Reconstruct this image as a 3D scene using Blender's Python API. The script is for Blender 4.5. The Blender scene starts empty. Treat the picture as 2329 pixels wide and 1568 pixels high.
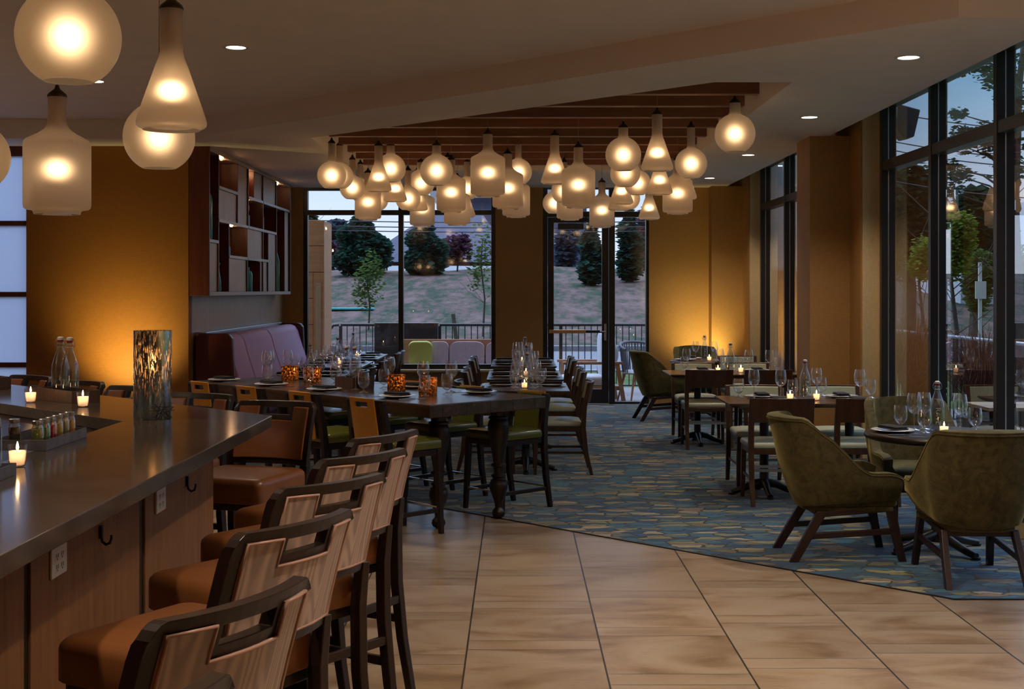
import bpy, bmesh, math, random
from mathutils import Vector, Matrix
R = math.radians
PI = math.pi
random.seed(7)
scn = bpy.context.scene
COL = scn.collection

# ------------------------------------------------------------------ camera
F, CX, CY, H = 2951.0, 1173.0, 660.0, 1.634      # focal length (px of the 2329 frame), vanishing point, eye height
cam_d = bpy.data.cameras.new('camera')
cam = bpy.data.objects.new('camera', cam_d)
COL.objects.link(cam)
cam.location = (0, 0, H)
cam.rotation_euler = (R(90), 0, 0)
cam_d.sensor_width = 36
cam_d.lens = F / 2329 * 36
cam_d.shift_x = -(CX - 1164.5) / 2329
cam_d.shift_y = -(784 - CY) / 2329
cam_d.clip_end = 400
scn.camera = cam

def on_plane(px, py, z):
    """a point of height z seen at a pixel of the photograph, in metres"""
    y = F * (H - z) / (py - CY)
    return Vector(((px - CX) * y / F, y, z))
def at_depth(px, py, y):
    return Vector(((px - CX) * y / F, y, H + (CY - py) * y / F))
def pix_x(o):
    w = o.matrix_world.translation if o.parent else o.location
    return CX + w.x * F / max(w.y, .1)

# ------------------------------------------------------------------ mesh builder
class MB:
    def __init__(s):
        s.v = []; s.f = []
    def add(s, vs, fs, m=None):
        b = len(s.v)
        s.v += [(m @ Vector(p))[:] if m else tuple(p) for p in vs]
        s.f += [tuple(i + b for i in f) for f in fs]
        return s
    def box(s, x0, x1, y0, y1, z0, z1, m=None):
        vs = [(x0,y0,z0),(x1,y0,z0),(x1,y1,z0),(x0,y1,z0),(x0,y0,z1),(x1,y0,z1),(x1,y1,z1),(x0,y1,z1)]
        return s.add(vs, [(3,2,1,0),(4,5,6,7),(0,1,5,4),(1,2,6,5),(2,3,7,6),(3,0,4,7)], m)
    def prism(s, poly, z0, z1, m=None):
        n = len(poly)
        vs = [(p[0],p[1],z0) for p in poly] + [(p[0],p[1],z1) for p in poly]
        fs = [tuple(range(n-1,-1,-1)), tuple(range(n,2*n))] + [(i,(i+1)%n,n+(i+1)%n,n+i) for i in range(n)]
        return s.add(vs, fs, m)
    def lathe(s, prof, seg=24, m=None, cap0=False, cap1=False):
        vs = []; fs = []
        for (r, z) in prof:
            for k in range(seg):
                a = 2*PI*k/seg
                vs.append((r*math.cos(a), r*math.sin(a), z))
        for i in range(len(prof)-1):
            for k in range(seg):
                a, b = i*seg+k, i*seg+(k+1)%seg
                fs.append((a, b, b+seg, a+seg))
        if cap0: fs.append(tuple(range(seg-1,-1,-1)))
        if cap1: fs.append(tuple(range((len(prof)-1)*seg, len(prof)*seg)))
        return s.add(vs, fs, m)
    def tube(s, pts, rad, seg=8, closed=False, cap=True):
        """round tube along a path; rad a number or one per point"""
        pts = [Vector(p) for p in pts]; n = len(pts)
        rads = rad if isinstance(rad, (list, tuple)) else [rad]*n
        vs = []; fs = []; up = None
        for i, p in enumerate(pts):
            if closed: t = pts[(i+1)%n] - pts[i-1]
            else: t = pts[min(i+1,n-1)] - pts[max(i-1,0)]
            t.normalize()
            if up is None:
                up = Vector((0,0,1)) if abs(t.z) < .9 else Vector((1,0,0))
            up = (up - t*up.dot(t))
            if up.length < 1e-6: up = Vector((0,1,0)) - t*t.y
            up.normalize(); w = t.cross(up)
            for k in range(seg):
                a = 2*PI*k/seg
                vs.append(p + (up*math.cos(a) + w*math.sin(a))*rads[i])
        for i in range(n if closed else n-1):
            for k in range(seg):
                a, b = i*seg+k, i*seg+(k+1)%seg
                j = ((i+1)%n)*seg
                fs.append((a, b, j+(k+1)%seg, j+k))
        if cap and not closed:
            fs.append(tuple(range(seg-1,-1,-1))); fs.append(tuple(range((n-1)*seg, n*seg)))
        return s.add(vs, fs)
    def bar(s, pts, hx, hy):
        """bar of rectangular section along a mostly upright path; hx, hy half sizes, numbers or one per point"""
        n = len(pts)
        hx = hx if isinstance(hx,(list,tuple)) else [hx]*n
        hy = hy if isinstance(hy,(list,tuple)) else [hy]*n
        vs = []; fs = []
        for p, a, b in zip(pts, hx, hy):
            x, y, z = p
            vs += [(x-a,y-b,z),(x+a,y-b,z),(x+a,y+b,z),(x-a,y+b,z)]
        for i in range(n-1):
            for k in range(4):
                q = i*4
                fs.append((q+k, q+(k+1)%4, q+4+(k+1)%4, q+4+k))
        fs += [(3,2,1,0), tuple(range((n-1)*4, n*4))]
        return s.add(vs, fs)
    def beam(s, p, q, w, h):
        """straight bar of section w x h between two points"""
        p, q = Vector(p), Vector(q); t = (q-p).normalized()
        up = Vector((0,0,1)) if abs(t.z) < .95 else Vector((1,0,0))
        a = t.cross(up).normalized()*w/2; b = a.cross(t).normalized()*h/2
        vs = [p-a-b,p+a-b,p+a+b,p-a+b,q-a-b,q+a-b,q+a+b,q-a+b]
        return s.add(vs, [(3,2,1,0),(4,5,6,7),(0,1,5,4),(1,2,6,5),(2,3,7,6),(3,0,4,7)])
    def slab(s, ys, zs, mask, fx, th):
        """slab in the y-z plane made of the cells of a grid where mask(yc, zc); front at x = fx(y, z), back th behind"""
        idx = {}; vs = []; fs = []
        def vid(i, j, k):
            if (i,j,k) not in idx:
                idx[(i,j,k)] = len(vs)
                y, z = ys[i], zs[j]
                vs.append((fx(y, z) - (th if k else 0), y, z))
            return idx[(i,j,k)]
        ok = lambda i, j: 0 <= i < len(ys)-1 and 0 <= j < len(zs)-1 and mask((ys[i]+ys[i+1])/2, (zs[j]+zs[j+1])/2)
        for i in range(len(ys)-1):
            for j in range(len(zs)-1):
                if not ok(i, j): continue
                fs.append((vid(i,j,0),vid(i+1,j,0),vid(i+1,j+1,0),vid(i,j+1,0)))
                fs.append((vid(i,j+1,1),vid(i+1,j+1,1),vid(i+1,j,1),vid(i,j,1)))
                if not ok(i-1,j): fs.append((vid(i,j+1,0),vid(i,j+1,1),vid(i,j,1),vid(i,j,0)))
                if not ok(i+1,j): fs.append((vid(i+1,j,0),vid(i+1,j,1),vid(i+1,j+1,1),vid(i+1,j+1,0)))
                if not ok(i,j-1): fs.append((vid(i,j,0),vid(i,j,1),vid(i+1,j,1),vid(i+1,j,0)))
                if not ok(i,j+1): fs.append((vid(i+1,j+1,0),vid(i+1,j+1,1),vid(i,j+1,1),vid(i,j+1,0)))
        return s.add(vs, fs)
    def cushion(s, x0, x1, y0, y1, z0, z1, crown=.015, rad=.03, n=10, taper=0):
        """upholstered pad with rounded top edge and a crown; taper narrows its back (x0) end"""
        vs = []; fs = []
        def row(z, ins, base):
            pts = []
            c = max(rad*1.2 - 0*ins, .01)
            X0, X1, Y0, Y1 = x0+ins, x1-ins, y0+ins, y1-ins
            for (cx, cy, a0) in ((X1-c, Y1-c, 0), (X0+c, Y1-c, 90), (X0+c, Y0+c, 180), (X1-c, Y0+c, 270)):
                for k in range(5):
                    a = R(a0 + k*22.5)
                    x = cx + c*math.cos(a); y = cy + c*math.sin(a)
                    f = 1 - taper*(x1-x)/(x1-x0)
                    pts.append((x, y*f, z))
            return pts
        rows = [row(z0, .006, 0), row(z0+.006, 0, 0), row(z1-rad, 0, 0)]
        for k in range(1, 5):
            a = k*PI/8
            rows.append(row(z1-rad+rad*math.sin(a), rad*(1-math.cos(a)), 0))
        hx, hy = (x1-x0)/2, (y1-y0)/2
        cxm, cym = (x0+x1)/2, (y0+y1)/2
        last = rows[-1]
        for k in range(1, 6):
            f = 1 - k/6.0
            rows.append([(cxm+(p[0]-cxm)*f, cym+(p[1]-cym)*f, z1 + crown*(1-f*f)) for p in last])
        m = len(rows[0])
        for r in rows: vs += r
        vs.append((cxm, cym, z1+crown))
        for i in range(len(rows)-1):
            for k in range(m):
                fs.append((i*m+k, i*m+(k+1)%m, (i+1)*m+(k+1)%m, (i+1)*m+k))
        b = (len(rows)-1)*m
        for k in range(m): fs.append((b+k, b+(k+1)%m, len(vs)-1))
        fs.append(tuple(range(m-1,-1,-1)))
        return s.add(vs, fs)
    def mesh(s, name, mat, smooth=False):
        me = bpy.data.meshes.new(name)
        me.from_pydata(s.v, [], s.f)
        if isinstance(mat, (list, tuple)):
            for q in mat: me.materials.append(q)
        elif mat: me.materials.append(mat)
        bm = bmesh.new(); bm.from_mesh(me)
        bmesh.ops.recalc_face_normals(bm, faces=bm.faces)
        bm.to_mesh(me); bm.free()
        if smooth:
            me.polygons.foreach_set('use_smooth', [True]*len(me.polygons))
            if smooth != 'all':
                me.set_sharp_from_angle(angle=R(smooth if isinstance(smooth,(int,float)) and smooth > 1 else 40))
        me.update()
        return me
    def build(s, name, mat, parent=None, smooth=False, bevel=0, loc=None):
        o = bpy.data.objects.new(name, s.mesh(name, mat, smooth))
        COL.objects.link(o)
        if parent: o.parent = parent
        if loc is not None: o.location = loc
        if bevel:
            b = o.modifiers.new('bevel', 'BEVEL'); b.width = bevel; b.segments = 2; b.limit_method = 'ANGLE'; b.angle_limit = R(40)
            if hasattr(b, 'harden_normals'): b.harden_normals = False
        return o

def empty(name, loc=(0,0,0), rz=0):
    o = bpy.data.objects.new(name, None); COL.objects.link(o)
    o.location = loc; o.rotation_euler = (0,0,rz); o.empty_display_size = .1
    return o
KIDS = {}
def copy_tree(o, parent=None):
    c = o.copy(); COL.objects.link(c)
    if parent: c.parent = parent
    for ch in list(o.children): copy_tree(ch, c)
    return c
def struct(o): o['kind'] = 'structure'; return o
def tag(o, label, cat, group=None, kind=None):
    o['label'] = label; o['category'] = cat
    if group: o['group'] = group
    if kind: o['kind'] = kind
    return o
# things whose label needs counting: label is written at the end, counted across the picture from a landmark
QUEUE = []
def count_tag(o, base, cat, anchor, group=None, key=None):
    o['category'] = cat
    if group: o['group'] = group
    QUEUE.append((o, base, anchor, key))
    return o
ORD = ['first','second','third','fourth','fifth','sixth','seventh','eighth','ninth','tenth','eleventh','twelfth','thirteenth','fourteenth','fifteenth','sixteenth','seventeenth','eighteenth']
def write_labels():
    by = {}
    for q in QUEUE: by.setdefault((q[1], q[2]), []).append(q)
    for (base, anchor), qs in by.items():
        if len(qs) == 1: qs[0][0]['label'] = base; continue
        qs.sort(key=lambda q: q[3] if q[3] is not None else pix_x(q[0]))
        n = len(qs)
        for i, q in enumerate(qs):
            q[0]['label'] = f"{ORD[i]} {base}, from {anchor}"
# ------------------------------------------------------------------ materials
MATS = {}
def new_mat(name):
    m = bpy.data.materials.new(name); m.use_nodes = True
    nt = m.node_tree; nt.nodes.clear()
    out = nt.nodes.new('ShaderNodeOutputMaterial')
    MATS[name] = m
    return m, nt, out
class G:
    """small helper to wire nodes"""
    def __init__(s, nt): s.nt = nt
    def n(s, typ, **kw):
        nd = s.nt.nodes.new('ShaderNode' + typ)
        for k, v in kw.items():
            if k == 'ins':
                for a, b in v.items():
                    sock = nd.inputs[a]
                    if hasattr(b, 'is_output'): s.nt.links.new(b, sock)
                    else: sock.default_value = b
            else: setattr(nd, k, v)
        return nd
    def math(s, op, a, b=None, c=None, clamp=False):
        nd = s.nt.nodes.new('ShaderNodeMath'); nd.operation = op; nd.use_clamp = clamp
        for i, q in enumerate((a, b, c)):
            if q is None: continue
            if hasattr(q, 'is_output'): s.nt.links.new(q, nd.inputs[i])
            else: nd.inputs[i].default_value = q
        return nd.outputs[0]
    def ramp(s, fac, stops, interp='LINEAR'):
        nd = s.nt.nodes.new('ShaderNodeValToRGB'); cr = nd.color_ramp; cr.interpolation = interp
        while len(cr.elements) > 1: cr.elements.remove(cr.elements[-1])
        for i, (p, c) in enumerate(stops):
            e = cr.elements[0] if i == 0 else cr.elements.new(p)
            e.position = p; e.color = (*c, 1) if len(c) == 3 else c
        s.nt.links.new(fac, nd.inputs[0])
        return nd.outputs[0]
    def mix(s, fac, a, b, typ='MIX'):
        nd = s.nt.nodes.new('ShaderNodeMix'); nd.data_type = 'RGBA'; nd.blend_type = typ
        for k, q in ((0, fac), (6, a), (7, b)):
            if hasattr(q, 'is_output'): s.nt.links.new(q, nd.inputs[k])
            else: nd.inputs[k].default_value = q if k == 0 else ((*q, 1) if len(q) == 3 else q)
        return nd.outputs[2]
    def link(s, a, b): s.nt.links.new(a, b)
    def coords(s, scale=(1,1,1), rot=(0,0,0), loc=(0,0,0), kind='Object'):
        tc = s.n('TexCoord'); mp = s.n('Mapping')
        mp.inputs['Scale'].default_value = scale; mp.inputs['Rotation'].default_value = rot; mp.inputs['Location'].default_value = loc
        s.link(tc.outputs[kind], mp.inputs[0])
        return mp.outputs[0]
    def bump(s, height, strength=.2, dist=.01):
        b = s.n('Bump'); b.inputs['Strength'].default_value = strength; b.inputs['Distance'].default_value = dist
        s.link(height, b.inputs['Height']); return b.outputs[0]
    def principled(s, out, **kw):
        p = s.n('BsdfPrincipled')
        for k, v in kw.items():
            k = k.replace('_', ' ')
            sock = p.inputs[k]
            if hasattr(v, 'is_output'): s.link(v, sock)
            else: sock.default_value = (*v, 1) if isinstance(v, tuple) and len(v) == 3 and k.endswith('Color') else v
        s.link(p.outputs[0], out.inputs[0]); return p

def plain(name, col, rough=.5, metal=0, spec=.5, vary=0, vscale=8, bump=0, bscale=60, stretch=(1,1,1), sheen=0, coat=0, emit=None, es=0):
    m, nt, out = new_mat(name); g = G(nt)
    kw = {'Roughness': rough, 'Metallic': metal, 'Specular_IOR_Level': spec}
    c = col
    if vary or bump:
        co = g.coords(stretch)
    if vary:
        nz = g.n('TexNoise', ins={'Vector': co, 'Scale': vscale, 'Detail': 4.0, 'Roughness': .6})
        a = tuple(x*(1-vary) for x in col); b = tuple(min(x*(1+vary),1) for x in col)
        c = g.ramp(nz.outputs['Fac'], [(.3, a), (.7, b)])
    kw['Base_Color'] = c
    if bump:
        nb = g.n('TexNoise', ins={'Vector': co, 'Scale': bscale, 'Detail': 3.0})
        kw['Normal'] = g.bump(nb.outputs['Fac'], bump, .01)
    if sheen: kw['Sheen_Weight'] = sheen; kw['Sheen_Roughness'] = .4
    if coat: kw['Coat_Weight'] = coat; kw['Coat_Roughness'] = .15
    if emit: kw['Emission_Color'] = emit; kw['Emission_Strength'] = es
    g.principled(out, **kw)
    return m
def wood(name, c1, c2, rough=.35, axis='z', scale=1.0, fine=1.0, spec=.5, coat=0, bump=.05):
    m, nt, out = new_mat(name); g = G(nt)
    st = {'x': (.6,9,9), 'y': (9,.6,9), 'z': (9,9,.6)}[axis]
    co = g.coords(tuple(q*scale for q in st))
    n1 = g.n('TexNoise', ins={'Vector': co, 'Scale': 2.0, 'Detail': 6.0, 'Roughness': .65, 'Distortion': .6})
    n2 = g.n('TexNoise', ins={'Vector': co, 'Scale': 12.0*fine, 'Detail': 3.0, 'Roughness': .7})
    f = g.math('ADD', g.math('MULTIPLY', n1.outputs['Fac'], .7), g.math('MULTIPLY', n2.outputs['Fac'], .3))
    c = g.ramp(f, [(.34, c1), (.66, c2)])
    kw = dict(Base_Color=c, Roughness=rough, Specular_IOR_Level=spec)
    if bump: kw['Normal'] = g.bump(f, bump, .005)
    if coat: kw['Coat_Weight'] = coat; kw['Coat_Roughness'] = .2
    g.principled(out, **kw)
    return m

# paints and walls
def wall_mat(name, col, fine=1.0):
    m, nt, out = new_mat(name); g = G(nt)
    co = g.coords((1,1,1))
    n1 = g.n('TexNoise', ins={'Vector': g.coords((140,140,18)), 'Scale': 1.0, 'Detail': 2.0})
    n2 = g.n('TexNoise', ins={'Vector': g.coords((18,18,140)), 'Scale': 1.0, 'Detail': 2.0})
    n3 = g.n('TexNoise', ins={'Vector': co, 'Scale': 1.2, 'Detail': 3.0})
    f = g.math('MULTIPLY', g.math('ADD', n1.outputs['Fac'], n2.outputs['Fac']), .5)
    f2 = g.math('ADD', g.math('MULTIPLY', f, .7), g.math('MULTIPLY', n3.outputs['Fac'], .3))
    c = g.ramp(f2, [(.35, tuple(x*.86 for x in col)), (.65, tuple(min(1,x*1.12) for x in col))])
    g.principled(out, Base_Color=c, Roughness=.62, Specular_IOR_Level=.3, Normal=g.bump(f, .12, .004))
    return m
m_wall_orange = wall_mat('woven_orange_wallcovering', (.28,.112,.022))
m_wall_gold = wall_mat('woven_gold_wallcovering', (.40,.215,.070))
m_wall_tan = wall_mat('tan_paint', (.62,.47,.26))
m_ceiling = plain('ceiling_paint', (.80,.72,.66), rough=.85, spec=.2, vary=.03, vscale=3, bump=.03, bscale=250)

def tile_mat():
    m, nt, out = new_mat('stone_look_floor_tile'); g = G(nt)
    tc = g.n('TexCoord'); sp = g.n('SeparateXYZ'); g.link(tc.outputs['Object'], sp.inputs[0])
    W, P, S = .610, .762, .152
    u = g.math('DIVIDE', g.math('SUBTRACT', sp.outputs[0], .3883), W)
    colm = g.math('FLOOR', u); fu = g.math('SUBTRACT', u, colm)
    off = g.math('MULTIPLY', colm, .235)
    v = g.math('DIVIDE', g.math('SUBTRACT', g.math('SUBTRACT', sp.outputs[1], 6.889-.762), off), P)
    row = g.math('FLOOR', v); fv = g.math('SUBTRACT', v, row)
    strip = g.math('LESS_THAN', fv, S/P)
    gw = .0042
    du = g.math('MULTIPLY', g.math('MINIMUM', fu, g.math('SUBTRACT', 1.0, fu)), W)
    dv1 = g.math('MINIMUM', fv, g.math('SUBTRACT', 1.0, fv))
    dv2 = g.math('ABSOLUTE', g.math('SUBTRACT', fv, S/P))
    dv = g.math('MULTIPLY', g.math('MINIMUM', dv1, dv2), P)
    grout = g.math('MAXIMUM', g.math('LESS_THAN', du, gw), g.math('LESS_THAN', dv, .0026))
    cid = g.n('CombineXYZ', ins={0: colm, 1: row, 2: strip})
    wn = g.n('TexWhiteNoise', noise_dimensions='3D', ins={'Vector': cid.outputs[0]})
    # marbled streaks along x, shifted tile by tile
    sh = g.n('VectorMath', operation='SCALE', ins={0: wn.outputs['Color'], 'Scale': 20.0})
    pos = g.n('VectorMath', operation='MULTIPLY', ins={0: tc.outputs['Object'], 1: (1.5,3.1,1)})
    pv = g.n('VectorMath', operation='ADD', ins={0: pos.outputs[0], 1: sh.outputs[0]})
    nz = g.n('TexNoise', ins={'Vector': pv.outputs[0], 'Scale': 1.15, 'Detail': 5.0, 'Roughness': .55, 'Distortion': .9})
    pf = g.n('VectorMath', operation='MULTIPLY', ins={0: pv.outputs[0], 1: (2.0,9,1)})
    nf = g.n('TexNoise', ins={'Vector': pf.outputs[0], 'Scale': 2.0, 'Detail': 4.0, 'Roughness': .7})
    f = g.math('ADD', g.math('MULTIPLY', nz.outputs['Fac'], .78), g.math('MULTIPLY', nf.outputs['Fac'], .22))
    c = g.ramp(f, [(.32,(.14,.085,.048)), (.42,(.235,.155,.092)), (.51,(.315,.230,.155)), (.62,(.355,.278,.20)), (.74,(.24,.17,.112))])
    tint = g.math('MULTIPLY_ADD', wn.outputs['Value'], .22, .87)
    c2 = g.n('VectorMath', operation='SCALE', ins={0: c, 'Scale': tint})
    cs = g.mix(g.math('MULTIPLY', strip, .35), c2.outputs[0], (.29,.215,.15))
    cg = g.mix(grout, cs, (.022,.017,.013))
    rough = g.math('MULTIPLY_ADD', nf.outputs['Fac'], .18, .24)
    h = g.math('SUBTRACT', g.math('MULTIPLY', nf.outputs['Fac'], .12), g.math('MULTIPLY', grout, 1.0))
    g.principled(out, Base_Color=cg, Roughness=rough, Specular_IOR_Level=.5, Normal=g.bump(h, .25, .002))
    return m
m_tile = tile_mat()

def carpet_mat():
    m, nt, out = new_mat('patterned_carpet'); g = G(nt)
    tc = g.n('TexCoord')
    nz = g.n('TexNoise', ins={'Vector': g.coords((1,1,1)), 'Scale': 7.0, 'Detail': 2.0})
    d = g.n('VectorMath', operation='SCALE', ins={0: nz.outputs['Color'], 'Scale': .11})
    p = g.n('VectorMath', operation='ADD', ins={0: tc.outputs['Object'], 1: d.outputs[0]})
    q = g.n('VectorMath', operation='MULTIPLY', ins={0: p.outputs[0], 1: (5.6,15.0,1)})
    vo = g.n('TexVoronoi', voronoi_dimensions='2D', feature='F1', ins={'Vector': q.outputs[0], 'Scale': 1.0, 'Randomness': .85})
    ve = g.n('TexVoronoi', voronoi_dimensions='2D', feature='DISTANCE_TO_EDGE', ins={'Vector': q.outputs[0], 'Scale': 1.0, 'Randomness': .85})
    sc = g.n('SeparateColor'); g.link(vo.outputs['Color'], sc.inputs[0])
    pal = g.ramp(sc.outputs[0], [(0,(.016,.080,.150)), (.16,(.028,.125,.190)), (.30,(.075,.135,.150)), (.42,(.200,.190,.105)),
        (.53,(.30,.255,.175)), (.62,(.035,.075,.115)), (.72,(.19,.145,.10)), (.82,(.016,.060,.120)), (.94,(.15,.15,.06))], 'CONSTANT')
    fib = g.n('TexNoise', ins={'Vector': g.coords((4.5,62,1)), 'Scale': 1.5, 'Detail': 4.0, 'Roughness': .7})
    tone = g.math('MULTIPLY_ADD', g.math('SUBTRACT', fib.outputs['Fac'], .5), 3.2, 1.0, clamp=False)
    c = g.n('VectorMath', operation='SCALE', ins={0: pal, 'Scale': g.math('MAXIMUM', tone, .25)})
    line = g.math('LESS_THAN', ve.outputs['Distance'], .055)
    # darker thread where colours meet, only on some of the edges
    cc = g.mix(g.math('MULTIPLY', line, .9), c.outputs[0], (.020,.019,.018))
    g.principled(out, Base_Color=cc, Roughness=.95, Specular_IOR_Level=.1, Sheen_Weight=.25, Normal=g.bump(fib.outputs['Fac'], .5, .004))
    return m
m_carpet = carpet_mat()

m_dark_wood = wood('espresso_wood', (.008,.0038,.003), (.021,.0095,.0065), rough=.33, scale=1.5, spec=.38)
m_legwood = wood('dark_red_wood', (.014,.005,.005), (.034,.012,.011), rough=.32, scale=1.2)
m_walnut = wood('walnut_wood', (.040,.016,.008), (.085,.036,.017), rough=.30, scale=1.2)
m_tabletop = wood('dark_walnut_tabletop', (.050,.022,.012), (.105,.052,.028), rough=.26, axis='x', scale=1.0, coat=.3)
m_slat = wood('stained_cedar_slats', (.13,.045,.018), (.215,.078,.032), rough=.5, axis='x', scale=.8)
m_barwood = wood('bar_wood_veneer', (.15,.058,.023), (.30,.140,.060), rough=.42, axis='z', scale=1.6, fine=2)
m_greywood = wood('weathered_veneer', (.35,.235,.14), (.49,.355,.23), rough=.42, axis='z', scale=1.4, fine=2)
m_shelfboard = wood('ash_shelf_board', (.30,.215,.145), (.40,.30,.21), rough=.35, axis='y', scale=1.2)
m_redwood = wood('mahogany_panel', (.070,.013,.006), (.135,.030,.012), rough=.4, axis='z', scale=1.2)
m_cedar = wood('cedar_cladding', (.36,.165,.068), (.52,.26,.115), rough=.6, axis='x', scale=.9)
m_teak = wood('teak', (.34,.155,.075), (.48,.24,.125), rough=.5, axis='x', scale=1.2)
m_quartz = None
def quartz_mat():
    m, nt, out = new_mat('polished_quartz_counter'); g = G(nt)
    co = g.coords((1,1,1))
    n1 = g.n('TexNoise', ins={'Vector': co, 'Scale': 260.0, 'Detail': 2.0})
    n2 = g.n('TexNoise', ins={'Vector': co, 'Scale': 6.0, 'Detail': 4.0})
    f = g.math('ADD', g.math('MULTIPLY', n1.outputs['Fac'], .5), g.math('MULTIPLY', n2.outputs['Fac'], .5))
    c = g.ramp(f, [(.35,(.045,.034,.028)), (.65,(.085,.066,.054))])
    g.principled(out, Base_Color=c, Roughness=.13, Specular_IOR_Level=.55)
    return m
m_quartz = quartz_mat()
def plank_mat():
    m, nt, out = new_mat('rustic_plank_tabletop'); g = G(nt)
    co = g.coords((.6,8,8))
    n1 = g.n('TexNoise', ins={'Vector': co, 'Scale': 2.2, 'Detail': 7.0, 'Roughness': .7, 'Distortion': 1.0})
    n2 = g.n('TexNoise', ins={'Vector': g.coords((2.5,2.5,2.5)), 'Scale': 1.6, 'Detail': 4.0})
    f = g.math('ADD', g.math('MULTIPLY', n1.outputs['Fac'], .7), g.math('MULTIPLY', n2.outputs['Fac'], .3))
    c = g.ramp(f, [(.32,(.022,.012,.008)), (.5,(.050,.028,.018)), (.68,(.085,.050,.034))])
    tc = g.n('TexCoord'); sp = g.n('SeparateXYZ'); g.link(tc.outputs['Object'], sp.inputs[0])
    v = g.math('DIVIDE', sp.outputs[1], .215); fv = g.math('FRACT', v)
    gap = g.math('LESS_THAN', g.math('MINIMUM', fv, g.math('SUBTRACT', 1.0, fv)), .018)
    cc = g.mix(g.math('MULTIPLY', gap, .8), c, (.008,.006,.005))
    h = g.math('SUBTRACT', n1.outputs['Fac'], gap)
    g.principled(out, Base_Color=cc, Roughness=g.math('MULTIPLY_ADD', n1.outputs['Fac'], .24, .10), Normal=g.bump(h, .35, .004))
    return m
m_plank = plank_mat()
def grain_vinyl(name, c1, c2, c3):
    m, nt, out = new_mat(name); g = G(nt)
    co = g.coords((1,1,.16))
    wn = g.n('TexNoise', ins={'Vector': g.coords((0,9,1.6), loc=(3.1,.7,.2)), 'Scale': 1.0, 'Detail': 1.2, 'Roughness': .4})
    ws = g.math('MULTIPLY_ADD', g.math('SINE', g.math('MULTIPLY', wn.outputs['Fac'], 95.0)), .5, .5)
    n = g.n('TexNoise', ins={'Vector': g.coords((200,200,14)), 'Scale': 1.0, 'Detail': 2.0})
    f = g.math('ADD', g.math('MULTIPLY', ws, .75), g.math('MULTIPLY', n.outputs['Fac'], .2))
    c = g.ramp(f, [(.15, c1), (.5, c2), (.9, c3)])
    g.principled(out, Base_Color=c, Roughness=.42, Specular_IOR_Level=.45)
    return m
m_grainvinyl = grain_vinyl('woodgrain_print_vinyl', (.30,.225,.205), (.43,.315,.28), (.49,.375,.335))
m_piping = plain('rose_piping', (.42,.24,.18), rough=.35)
m_cognac = plain('cognac_leather', (.175,.062,.019), rough=.33, vary=.12, vscale=5, bump=.06, bscale=220)
m_brownleather = plain('chestnut_leather', (.17,.055,.018), rough=.36, vary=.15, vscale=5, bump=.06, bscale=220)
m_gold_vinyl = plain('amber_vinyl', (.56,.25,.030), rough=.25, vary=.06, vscale=5)
m_green_vinyl = plain('olive_green_vinyl', (.10,.105,.014), rough=.22, vary=.08, vscale=5)
m_mint_vinyl = plain('pale_sage_vinyl', (.42,.45,.33), rough=.36, vary=.07, vscale=6, bump=.04, bscale=200)
m_velvet = None
def velvet_mat(name, c1, c2, sheen):
    m, nt, out = new_mat(name); g = G(nt)
    n1 = g.n('TexNoise', ins={'Vector': g.coords((1,1,1)), 'Scale': 11.0, 'Detail': 6.0, 'Roughness': .75, 'Distortion': 1.4})
    n2 = g.n('TexNoise', ins={'Vector': g.coords((1,1,1)), 'Scale': 300.0, 'Detail': 1.0})
    c = g.ramp(n1.outputs['Fac'], [(.3, c1), (.7, c2)])
    p = g.principled(out, Base_Color=c, Roughness=.8, Specular_IOR_Level=.2, Sheen_Weight=sheen, Sheen_Roughness=.35, Normal=g.bump(n2.outputs['Fac'], .2, .002))
    p.inputs['Sheen Tint'].default_value = (.75,.62,.25,1)
    return m
m_velvet = velvet_mat('moss_velvet', (.032,.027,.010), (.110,.091,.036), .8)
m_purple = plain('mauve_upholstery', (.50,.225,.44), rough=.6, vary=.06, vscale=10, sheen=.2, bump=.05, bscale=300)
m_maroon = plain('maroon_vinyl', (.075,.010,.010), rough=.32, vary=.1)
m_chrome = plain('brushed_steel', (.62,.62,.64), rough=.24, metal=1)
m_bronze = plain('dark_bronze_frame', (.016,.014,.014), rough=.34, vary=.1)
m_black_iron = plain('black_iron', (.012,.012,.012), rough=.38, bump=.05)
m_black_metal = plain('black_powder_coat', (.014,.014,.016), rough=.45)
m_capmetal = plain('aged_bronze_cap', (.05,.035,.025), rough=.35, metal=.8)
m_white = plain('white_porcelain', (.72,.72,.74), rough=.12)
m_napkin = plain('black_linen', (.014,.013,.016), rough=.85, bump=.1, bscale=400)
m_white_plastic = plain('white_plastic', (.72,.72,.74), rough=.3)
m_slot = plain('dark_slot', (.02,.02,.02), rough=.6)
def wax_mat():
    m, nt, out = new_mat('candle_wax'); g = G(nt)
    tl = g.n('BsdfTranslucent', ins={'Color': (.95,.82,.70,1)}); df = g.n('BsdfDiffuse', ins={'Color': (.85,.76,.66,1)})
    mx = g.n('MixShader', ins={0: .4, 1: tl.outputs[0], 2: df.outputs[0]}); g.link(mx.outputs[0], out.inputs[0]); return m
m_wax = wax_mat()
m_red_rubber = plain('red_gasket', (.28,.02,.015), rough=.5)
m_tray = plain('zinc_tray', (.16,.16,.19), rough=.45, metal=.5, vary=.3, vscale=18)
m_boxwood = wood('caddy_wood', (.045,.022,.012), (.10,.055,.035), rough=.5, scale=2)
m_lid = plain('jar_lid', (.55,.55,.55), rough=.3, metal=1)
m_cord = plain('lamp_cord', (.25,.20,.17), rough=.6)
m_brass = plain('brass_bar', (.62,.36,.16), rough=.35, metal=.6)
m_gray_metal = plain('grey_closer', (.05,.05,.055), rough=.4)

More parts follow.
